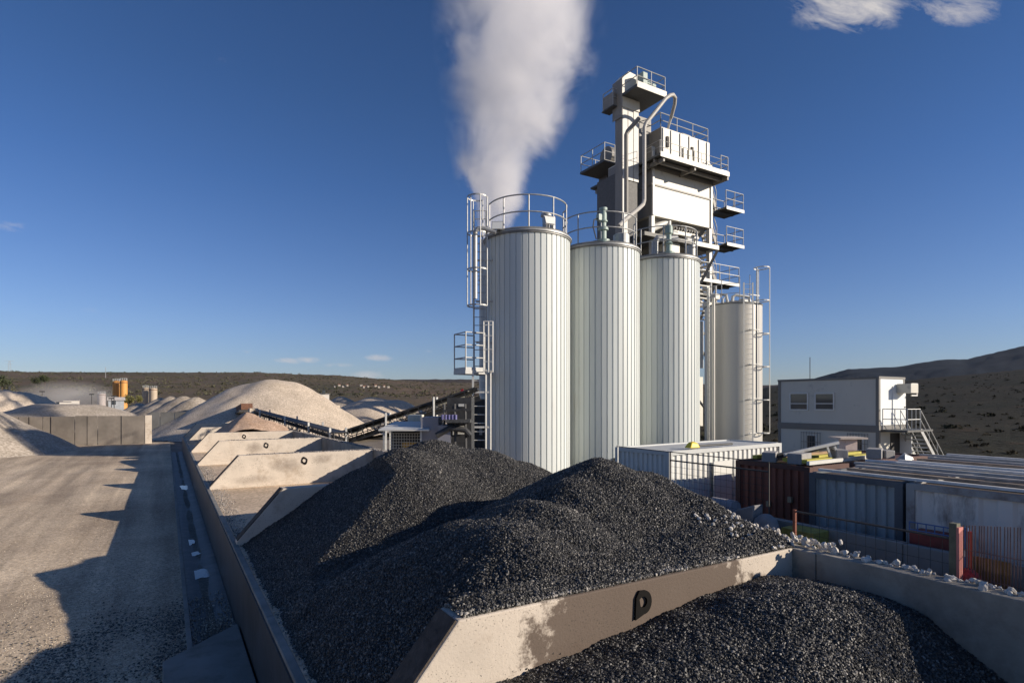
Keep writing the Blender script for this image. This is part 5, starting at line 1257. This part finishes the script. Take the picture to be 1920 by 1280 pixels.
# red skip with blue wire rail, banner, red cone heap, brown pallets
q1 = ax_(1704, 1000, 11.75); q2 = ax_(1785, 1000, 11.75)
SK = thing('red_trough', (11.9, (q1.y+q2.y)/2, 1.0), 'dark red metal trough with a thin blue wire rail behind the low grey wall', 'trough')
redm = mat('dull red paint', (.22, .035, .028), .6, var=.2, scale=4, dirt=(.13, .03, .02), dirt_amt=.3)
MB().box(11.75, 12.2, q2.y, q1.y, 1.0, 1.62).build('body', redm, SK, bevel=.02)
for z in (1.64, 1.78): MB().bar((11.77, q1.y, z), (11.77, q2.y, z), .012, 5).build('rail', mat('blue wire', (.10, .16, .33), .6), SK)
for i in range(6): y = q1.y+(q2.y-q1.y)*i/5; MB().bar((11.77, y, 1.6), (11.77, y, 1.79), .01, 5).build('rail_post', MATS['blue wire'], SK)
q = ax_(1811, 1000, 10.6); BN = thing('upright_banner', (10.6, q.y, 1.1), 'narrow blue and red upright board beside the thick fence post', 'board')
bl_ = mat('banner blue', (.06, .13, .30), .6, var=.15, scale=8)
MB().box(10.59, 10.61, q.y-.03, q.y+.05, 1.2, 2.05).build('blue_board', bl_, BN); MB().box(10.588, 10.612, q.y-.085, q.y-.033, 1.2, 2.0).build('red_edge', mat('bright red', (.55, .05, .03), .5), BN)
MB().box(10.58, 10.588, q.y-.0, q.y+.04, 1.6, 1.7).build('white_mark', white_st, BN)
q = ax_(1813, 1062, 10.45); mb = MB().lathe(10.45, q.y, [(.01, 1.15), (.15, 1.15), (.19, 1.24), (.16, 1.38), (.08, 1.45), (.01, 1.46)], 14)
tag(mb.build('red_bundle', mat('red net', (.50, .05, .04), .5, var=.35, scale=18), smooth=True), 'bright red bundled net lying at the foot of the thick fence post', 'bundle')
q = ax_(1852, 1060, 10.75); PL = thing('pallet_stack', (10.75, q.y, 1.0), 'brown ochre pallet leaning behind the rusty rods', 'pallet')
for i in range(5): MB().box(10.74+.01*(i % 2), 10.78+.01*(i % 2), q.y-.28+i*.115, q.y-.18+i*.115, 1.0, 1.60).build('board', mat('ochre board', (.22, .15, .05), .85, var=.25, scale=6), PL)
# rubble of pale stones along the back wall
rub = mat('white limestone', (.58, .54, .48), .9, var=.12, scale=8, bump=.3, coords='object', rand=.18)
def rock_me(seed):
    rng = random.Random(seed); import bmesh
    bm = bmesh.new(); bmesh.ops.create_icosphere(bm, subdivisions=1, radius=1)
    for v in bm.verts: v.co *= rng.uniform(.68, 1.15)
    me = bpy.data.meshes.new('rubble_stone'); bm.to_mesh(me); bm.free(); me.materials.append(rub); return me
rocks = [rock_me(i) for i in range(7)]
RB = thing('rubble_row', (9.5, 4, 1.5), 'row of broken white limestone heaped along the top of the bin back wall', 'rubble')
for i in range(330):
    t = i/330; y = 8.0-t*6.4+random.uniform(-.05, .05)
    r = random.uniform(.022, .062)*(1.0 if random.random() < .85 else 1.4)
    x = random.gauss(9.50, .12) if y < 6.1 else random.gauss(9.75, .28)
    z = 1.50+.02*abs(random.gauss(0, 1)) if x < 9.5 else 1.44-(x-9.5)*.25
    if 5.3 < y < 7.6: z += max(0, random.gauss(.06, .06))
    inst('rubble_stone', rocks[i % 7], RB, (max(9.22, x), y, z+r*.35), (random.random()*6, random.random()*6, random.random()*6), (r*random.uniform(.8, 1.4), r*random.uniform(.8, 1.2), r*.8))
RB2 = thing('rubble_patch', (9.4, 6.8, 1.6), 'patch of broken white stones at the corner where the nearest divider meets the back wall', 'rubble')
for i in range(170):
    y = random.uniform(6.0, 7.9); r = random.uniform(.02, .058); x = random.uniform(8.5, 10.2)-(y-6)*.1
    z = max(1.53, min(f_front(x, y)+.02, 1.85)) if x < 10 else 1.45
    inst('rubble_stone', rocks[i % 7], RB2, (x, y, z+r*.2), (random.random()*6, random.random()*6, random.random()*6), (r, r*.9, r*.75))
# odd things beyond the mound
q = ax_(1358, 950, 11.6); o = MB().bar((q.x, q.y+.32, q.z), (q.x, q.y-.32, q.z), .20, 20).build('concrete_pipe', mat('pale grey pipe', (.34, .32, .33), .8, var=.1), smooth=True); tag(o, 'short pale grey concrete pipe lying behind the wire fence at the left end of the red brown container', 'pipe')
o['label'] = 'short pale grey pipe lying by the wire fence beside the red brown container'
bag = mat('grey sack', (.27, .26, .255), .9, var=.15, scale=5)
q = ax_(1436, 990, 10.9); o = MB().lathe(q.x, q.y, [(.01, 1.1), (.27, 1.1), (.28, 1.3), (.22, 1.5), (.1, 1.6), (.01, 1.62)], 18).build('round_sack', bag, smooth=True); tag(o, 'rounded grey sack before the red brown container, right of the pointed one', 'sack')
q = ax_(1396, 972, 10.9); o = MB().prism([(q.y+.3, 1.15), (q.y-.28, 1.15), (q.y-.33, 1.78), (q.y+.1, 1.62)], 'x', q.x-.15, q.x+.2).build('pointed_slab', bag, bevel=.03); tag(o, 'pointed grey slab leaning behind the white stones left of the rounded sack', 'slab')
q = ax_(1500, 990, 11.0); o = MB().box(q.x-.1, q.x+.5, q.y-.35, q.y+.35, 1.05, 1.40).build('yellow_pallet', mat('yellow green board', (.30, .27, .06), .8, var=.3, scale=5), bevel=.01); tag(o, 'faded yellow green board lying at the foot of the red brown container', 'board')

# ---------------------------------------------------------------- two storey office
OX, OY0, OY1 = 31.8, 15.9, 21.6; JZ = 2.55; RZ = 5.28
O = thing('site_office', (OX, OY0, 0), 'two storey grey portable site office with outside stairs, right of the smooth tank', 'office')
XE = 34.4
for (z0, z1, nm) in ((-.1, JZ-.18, 'lower_unit'), (JZ+.18, RZ-.10, 'upper_unit')):
    MB().box(OX, XE, OY0, OY1, z0, z1).build(nm, office_m, O)
    mb = MB()
    for (x, y) in ((OX-.03, OY0-.03), (XE-.13, OY0-.03), (OX-.03, OY1-.13), (XE-.13, OY1-.13)): mb.box(x, x+.16, y, y+.16, z0, z1+.0)
    mb.build('corner_post', office_fr, O)
MB().box(OX-.05, XE+.05, OY0-.05, OY1+.05, JZ-.178, JZ+.178).build('floor_band', office_fr, O)
MB().box(OX-.05, XE+.05, OY0-.05, OY1+.05, RZ-.098, RZ+.02).build('roof_edge', office_fr, O)
def win(px0, px1, py0, py1, lower=False):
    a = ax_(px0, py0, OX); b = ax_(px1, py1, OX); y0, y1 = min(a.y, b.y), max(a.y, b.y); z1, z0 = (a.z+ax_(px1, py0, OX).z)/2, (b.z+ax_(px0, py1, OX).z)/2
    w = MB(); t = .07
    w.box(OX-.05, OX-.003, y0, y1, z1-t, z1); w.box(OX-.05, OX-.003, y0, y1, z0, z0+t); w.box(OX-.05, OX-.003, y0, y0+t, z0+t, z1-t); w.box(OX-.05, OX-.003, y1-t, y1, z0+t, z1-t)
    fr_ = w.build('window', white_st, O)
    MB().box(OX-.028, OX-.006, y0+t, y1-t, z0+t, z1-t).build('pane', glass, fr_)
    if not lower: MB().box(OX-.045, OX-.03, y0+t, y1-t, z0+(z1-z0)*.36, z0+(z1-z0)*.36+.05).build('transom', white_st, fr_)
    else:
        mb = MB()
        for i in range(8): y = y0-.25+(y1-y0+.5)*i/7; mb.bar((OX-.12, y, z0-.1), (OX-.12, y, z1+.15), .012, 5)
        for z in (z0-.05, z0+(z1-z0)*.5, z1+.1): mb.bar((OX-.12, y0-.27, z), (OX-.12, y1+.27, z), .012, 5)
        mb.build('window_grille', office_fr, fr_)
win(1481, 1516, 736, 769); win(1528, 1565, 736, 769); win(1512, 1532, 814, 842, True); win(1600, 1620, 817, 845, True)
# bright gable face with door
wf = mat('white door sheet', (.74, .76, .74), .45, var=.03)
MB().box(OX+.14, XE-.14, OY0-.02, OY0-.003, JZ+.19, RZ-.11).build('gable_sheet', wf, O)
dx0 = ay(1672, 780, OY0).x; dx1 = ay(1696, 780, OY0).x
dr = MB().box(dx0, dx1, OY0-.06, OY0-.023, JZ+.2, JZ+2.25).build('door', wf, O); MB().box(dx1-.16, dx1-.08, OY0-.10, OY0-.063, JZ+1.1, JZ+1.16).build('handle', dark_st, dr)
lx0 = ay(1669, 830, OY0).x; lx1 = ay(1686, 830, OY0).x
MB().box(lx0, lx1, OY0-.03, OY0-.004, -.1, JZ-.25).build('open_doorway', dm, O)
MB().box(lx1, lx1+.06, OY0-.6, OY0-.0, -.1, JZ-.3).build('open_door', wf, O)
MB().box(OX+.15, XE+.2, OY0-1.3, OY0-.035, JZ-.12, JZ-.02).build('porch_floor', grate, O)
q = ay(1696, 722, OY0-.4)
MB().box(q.x-.1, q.x+.7, OY0-.75, OY0-.07, RZ-.85, RZ-.35).build('air_conditioner', office_m, O, bevel=.02)
q = ay(1711, 722, OY0-.2)
fx = q.x; mb = MB(); mb.box(fx-.3, fx+.35, OY0-.3, OY0-.25, RZ-.38, RZ-.30); mb.box(fx-.3, fx+.35, OY0-.3, OY0-.25, RZ-1.0, RZ-.93); mb.box(fx+.28, fx+.35, OY0-.3, OY0-.25, RZ-.93, RZ-.38); mb.build('unit_bracket', white_st, O)
MB().bar((OX+.6, OY1-1.6, RZ), (OX+.6, OY1-1.6, RZ+1.3), .02).build('aerial', dark_st, O)
ST = thing('outside_stairs', (XE, OY0-1, 0), 'grey steel outside stairs with handrails beside the white upper door of the office', 'stairs')
railing([(OX+.2, OY0-.1, JZ), (OX+.2, OY0-1.27, JZ), (XE-1.1, OY0-1.27, JZ)], 1.05, ST, step=.5, name='landing_railing')
sp_ = Vector((XE-1.05, OY0-1.27, JZ-.02)); sq_ = Vector((XE+1.65, OY0-1.27, -.1))
stair(sp_, sq_, .95, ST, 12, m=galv, strm=galv)
# small white roofed kiosk
q = ad(1590, 822, 26.5); KS = thing('small_kiosk', (q.x, q.y, 0), 'small pale box with a flat slab roof in front of the office', 'kiosk')
c = Vector((q.x, q.y, 0)); obox(c, -.62, .62, -.5, .5, q.z, q.z+.08).build('slab_roof', mat('cream slab', (.55, .47, .40), .7), KS); obox(c, -.25, .28, -.25, .3, 0, q.z).build('cabinet', mat('pale pink box', (.58, .47, .42), .7), KS)

# ---------------------------------------------------------------- far plant, houses, trees on the left
def far_silo(px0, px1, py, D, m, label, grp, z0=-1.6):
    a, b = ad(px0, py, D), ad(px1, py, D); r = (b-a).length/2; cx, cy = (a.x+b.x)/2, (a.y+b.y)/2
    o = thing('far_silo', (cx, cy, z0), label, 'silo', grp)
    MB().lathe(cx, cy, [(r, z0), (r, a.z-.25), (r*.96, a.z-.2), (.05, a.z+.2)], 24).build('shell', m, o, smooth=True)
    MB().lathe(cx, cy, [(r*1.02, a.z-.9), (r*1.06, a.z-.9), (r*1.06, a.z-.7), (r*1.02, a.z-.7)], 24).build('ring', rust, o)
    railing(arc(cx, cy, r*.9, a.z-.1, 0, 6.28, 10), .9, o, r=.05, step=3, name='roof_railing')
org = mat('orange silo paint', (.62, .29, .07), .6, var=.08, scale=.4); bei = mat('beige silo paint', (.45, .36, .26), .6, var=.1, scale=.4)
far_silo(212, 224, 714, 210, org, 'left one of the two orange silos far off on the left', 'far orange silos'); far_silo(225.5, 238, 713, 208, org, 'right one of the two orange silos far off on the left', 'far orange silos')
far_silo(268, 278, 726, 240, bei, 'left one of the two small beige silos beyond the tipped heaps', 'far beige silos'); far_silo(281, 294, 727, 238, bei, 'right one of the two small beige silos beyond the tipped heaps', 'far beige silos')
far_silo(184, 197, 737, 250, mat('pale silo', (.42, .36, .33), .7), 'faint pale silo left of the orange pair', 'far beige silos')
def house(px, py, D, w, h, d, m, rm, label, name='house', grp=None, rot=.3, gable=True, win_=True):
    p = ad(px, py, D); o = thing(name, (p.x, p.y, p.z), label, 'house', grp)
    x0, x1, y0, y1, z0, z1 = p.x-w/2, p.x+w/2, p.y-d/2, p.y+d/2, p.z-(2.5 if win_ else .6), p.z+h
    MB().box(x0, x1, y0, y1, z0, z1).build('wall', m, o)
    mb = MB(); mb.prism([(y0-.3, z1), (y1+.3, z1), ((y0+y1)/2, z1+(h*.45 if gable else .15))], 'x', x0-.3, x1+.3); mb.build('roof', rm, o)
    if win_:
        for i in range(max(1, int(w/2.5))): MB().box(x0+.8+i*2.4, x0+1.6+i*2.4, y0-.03, y0-.004, p.z+.8, p.z+1.9).build('window', glass, o)
wh = mat('limewashed wall', (.62, .58, .52), .8, var=.05); gr_ = mat('pale roof', (.50, .46, .42), .8); tile = mat('clay tile roof', (.30, .12, .07), .9, var=.2)
# sheds of the quarry
house(100, 764, 190, 9, 1.9, 5, wh, gr_, 'long low white shed in the dusty far quarry', 'quarry_shed', None, gable=False)
house(134, 764, 205, 4.2, 2.6, 4, wh, gr_, 'short white shed right of the long low one in the quarry', 'quarry_shed', None, gable=False)
house(218, 764, 150, 3.2, 1.9, 3, mat('blue grey wall', (.36, .38, .40), .8), gr_, 'small pale gabled hut below the orange silos', 'quarry_hut', None)
house(606, 745, 150, 2.6, .9, 2, wh, gr_, 'white hut beyond the right shoulder of the biggest stockpile', 'white_hut', None, gable=False)
vl = ['leftmost', 'second', 'third', 'fourth', 'fifth', 'sixth', 'seventh', 'eighth', 'ninth', 'tenth', 'rightmost']
for i, (px, py) in enumerate(((628, 724), (636, 722), (644, 724), (651, 722), (677, 722), (683, 725), (690, 724), (704, 723), (711, 725), (720, 724), (728, 725))):
    house(px, py+1, 560, 1.7+.6*(i % 3), .8+(i % 2)*.3, 2, mat('weathered village wall', (.40, .355, .30), .9, var=.15, scale=.3), tile if i % 2 else gr_, 'tiny white village house on the far hillside, %s of the row counted from the left' % vl[i], 'village_house', 'village houses on the far hillside', win_=False)
# crusher frame at far left
p = ad(8, 735, 170); CR = thing('crusher_tower', (p.x, p.y, -1.6), 'grey crusher framework at the far left edge of the quarry', 'crusher')
MB().box(p.x-4, p.x-1, p.y-2, p.y+2, -1.6, p.z+1.0).build('casing', tower_side, CR)
for x in (-1, 1.2): MB().beam((p.x+x, p.y, -1.6), (p.x+x, p.y, p.z+1.8), .4, .4).build('column', dark_st, CR)
MB().beam((p.x-3, p.y, p.z-4), (p.x+8, p.y, p.z-9), .9, .6).build('chute', galv, CR)
for i, (px, D, y0) in enumerate(((79, 165, 735), (172, 175, 740), (214, 140, 744), (209, 140, 748))):
    p = ad(px, y0, D); o = thing('lamp_mast', (p.x, p.y, -1.6), ['slim mast at the left end of the long white shed', 'slim mast between the white sheds and the orange silos', 'dark slim mast at the right of the gabled hut', 'slim mast at the left corner of the gabled hut'][i], 'mast', 'masts in the quarry')
    MB().bar((p.x, p.y, -1.6), (p.x, p.y, p.z), .12, 6, .08).build('pole', dark_st, o); MB().box(p.x-.6, p.x+.6, p.y-.15, p.y+.15, p.z, p.z+.35).build('head', dark_st, o)
p = ad(18, 676, 1100); PY = thing('power_pylon', (p.x, p.y, 50), 'faint lattice power pylon on the skyline at the far left', 'pylon')
zb_ = 52; mb = MB()
for s in (-1, 1): mb.beam((p.x+3*s, p.y, zb_), (p.x+.8*s, p.y, p.z), .35, .35)
for i in range(6): z = zb_+(p.z-zb_)*i/6; w = 3-2.2*i/6; mb.beam((p.x-w, p.y, z), (p.x+w*.9, p.y, z+(p.z-zb_)/6), .25, .25)
mb.build('lattice', galv, PY)
for k, z in enumerate((p.z-.5, p.z-6)): MB().beam((p.x-7+2*k, p.y, z), (p.x+7-2*k, p.y, z), .3, .3).build('cross_arm', galv, PY)
p = ad(198, 688, 900); o = thing('hill_mast', (p.x, p.y, 40), 'tiny mast on the left skyline above the orange silos', 'mast'); MB().bar((p.x, p.y, 40), (p.x, p.y, p.z), .35, 5).build('pole', galv, o)
# trees
def tree(px, py_base, D, h, w, m, label, seed, name='tree', nl=900, zb=None):
    rng = np.random.RandomState(seed); p = ad(px, py_base, D); zb = p.z
    o = thing(name, (p.x, p.y, zb), label, 'tree', 'trees in the quarry')
    mb = MB(); mb.bar((p.x, p.y, zb-1), (p.x, p.y, zb+h*.5), h*.035, 7, h*.02)
    for i in range(6):
        a = i*1.05; mb.bar((p.x, p.y, zb+h*(.2+.05*i)), (p.x+math.cos(a)*w*.35, p.y+math.sin(a)*w*.35, zb+h*(.45+.07*i)), h*.014, 5, h*.006)
    mb.build('trunk', mat('bark', (.08, .06, .045), .9), o)
    cl = rng.normal(size=(14, 3)); cl /= np.linalg.norm(cl, axis=1, keepdims=True); cl *= rng.uniform(.35, .8, (14, 1)); cl = cl*np.array([w/2, w/2, h*.36])+np.array([0, 0, h*.6])
    k = rng.randint(0, 14, nl); c = cl[k]+rng.normal(size=(nl, 3))*w*.10
    s = h*.045; mb = MB()
    for q in c:
        a = rng.normal(size=3); a /= np.linalg.norm(a); b = rng.normal(size=3); b -= b.dot(a)*a; b /= np.linalg.norm(b); B_ = np.array([p.x, p.y, zb])+q
        i0 = len(mb.v); mb.v += [tuple(B_+a*s), tuple(B_+b*s*.8), tuple(B_-a*s*.9), tuple(B_-b*s*.7)]; mb.f.append([i0, i0+1, i0+2, i0+3])
    me = mb.mesh('crown', m, (p.x, p.y, zb), fix=False); t = bpy.data.objects.new('crown', me); COL.objects.link(t); t.parent = o
lg = mat('yellow olive foliage', (.16, .15, .045), .8, var=.35, scale=.6); dg = mat('dark foliage', (.045, .055, .02), .8, var=.4, scale=.6)
tree(241, 762, 165, 3.6, 3.4, lg, 'yellowish bushy tree right of the gabled hut', 1); tree(262, 757, 175, 2.6, 2.8, lg, 'smaller olive bush between the gabled hut and the beige silos', 2)
tree(84, 722, 230, 4.5, 4, dg, 'dark bushy tree above the long white shed', 3); tree(68, 724, 236, 4.0, 4, dg, 'dark bushy tree left of the one above the long white shed', 4)
tree(4, 735, 180, 5, 5, dg, 'dark tree at the left edge of the quarry', 5); tree(20, 752, 150, 2.2, 2.4, lg, 'low shrub on the rough mound at the left edge', 6)
# ---------------------------------------------------------------- air
hz_m = bpy.data.materials.new('thin haze'); hz_m.use_nodes = True; t_ = hz_m.node_tree
for x_ in list(t_.nodes):
    if x_.type == 'BSDF_PRINCIPLED': t_.nodes.remove(x_)
pv_ = t_.nodes.new('ShaderNodeVolumePrincipled'); t_.links.new(pv_.outputs[0], [x_ for x_ in t_.nodes if x_.type == 'OUTPUT_MATERIAL'][0].inputs['Volume'])
pv_.inputs['Color'].default_value = (.62, .78, 1.0, 1); pv_.inputs['Density'].default_value = .000012
tag(MB().box(-3900, 6200, -3900, 6200, YZ-1.7, 620).build('haze', hz_m), kind='stuff')

def dust():
    m = bpy.data.materials.new('dust'); m.use_nodes = True; t = m.node_tree; n = t.nodes; l = t.links
    for x in list(n):
        if x.type == 'BSDF_PRINCIPLED': n.remove(x)
    pv = n.new('ShaderNodeVolumePrincipled'); l.new(pv.outputs[0], [x for x in n if x.type == 'OUTPUT_MATERIAL'][0].inputs['Volume'])
    pv.inputs['Color'].default_value = (.9, .86, .8, 1)
    c = n.new('ShaderNodeTexCoord'); g = n.new('ShaderNodeTexGradient'); g.gradient_type = 'SPHERICAL'; l.new(c.outputs['Object'], g.inputs[0])
    z = n.new('ShaderNodeTexNoise'); z.inputs['Scale'].default_value = 2.2; z.inputs['Detail'].default_value = 4; l.new(c.outputs['Object'], z.inputs['Vector'])
    a = n.new('ShaderNodeMath'); a.operation = 'MULTIPLY'; l.new(g.outputs[1], a.inputs[0]); l.new(z.outputs[0], a.inputs[1])
    b = n.new('ShaderNodeMath'); b.operation = 'MULTIPLY'; l.new(a.outputs[0], b.inputs[0]); b.inputs[1].default_value = .13; l.new(b.outputs[0], pv.inputs['Density'])
    p = ad(128, 744, 215); import bmesh
    bm = bmesh.new(); bmesh.ops.create_icosphere(bm, subdivisions=3, radius=1); me = bpy.data.meshes.new('dust_cloud'); bm.to_mesh(me); bm.free(); me.materials.append(m)
    o = bpy.data.objects.new('dust_cloud', me); COL.objects.link(o); o.location = (p.x, p.y, p.z); o.scale = (20, 14, 6.5); o.rotation_euler = (0, 0, -YAW)
    tag(o, 'thin pale dust cloud hanging over the far quarry on the left', 'dust', kind='stuff')
dust()

c9 = Vector((ad(897, 790, 60).x, ad(897, 790, 60).y, 0))
DB = thing('drum_housing', (c9.x, c9.y, -2.6), 'dark steel drum housing seen behind the lower silo ladder', 'housing')
obox(c9, -1.6, 2.0, 0, 4, -2.6, z_(748, 60)).build('casing', dark_st, DB)
for (a0_, a1_, q0_, q1_) in ((-.9, -.5, 770, 782), (.1, .4, 800, 815)): obox(c9, a0_, a1_, -.05, -.01, z_(q1_, 60), z_(q0_, 60)).build('pale_plate', galv, DB)
obox(c9, -1.6, 2.0, -.4, -.06, z_(800, 60), z_(795, 60)).build('walkway', grate, DB)
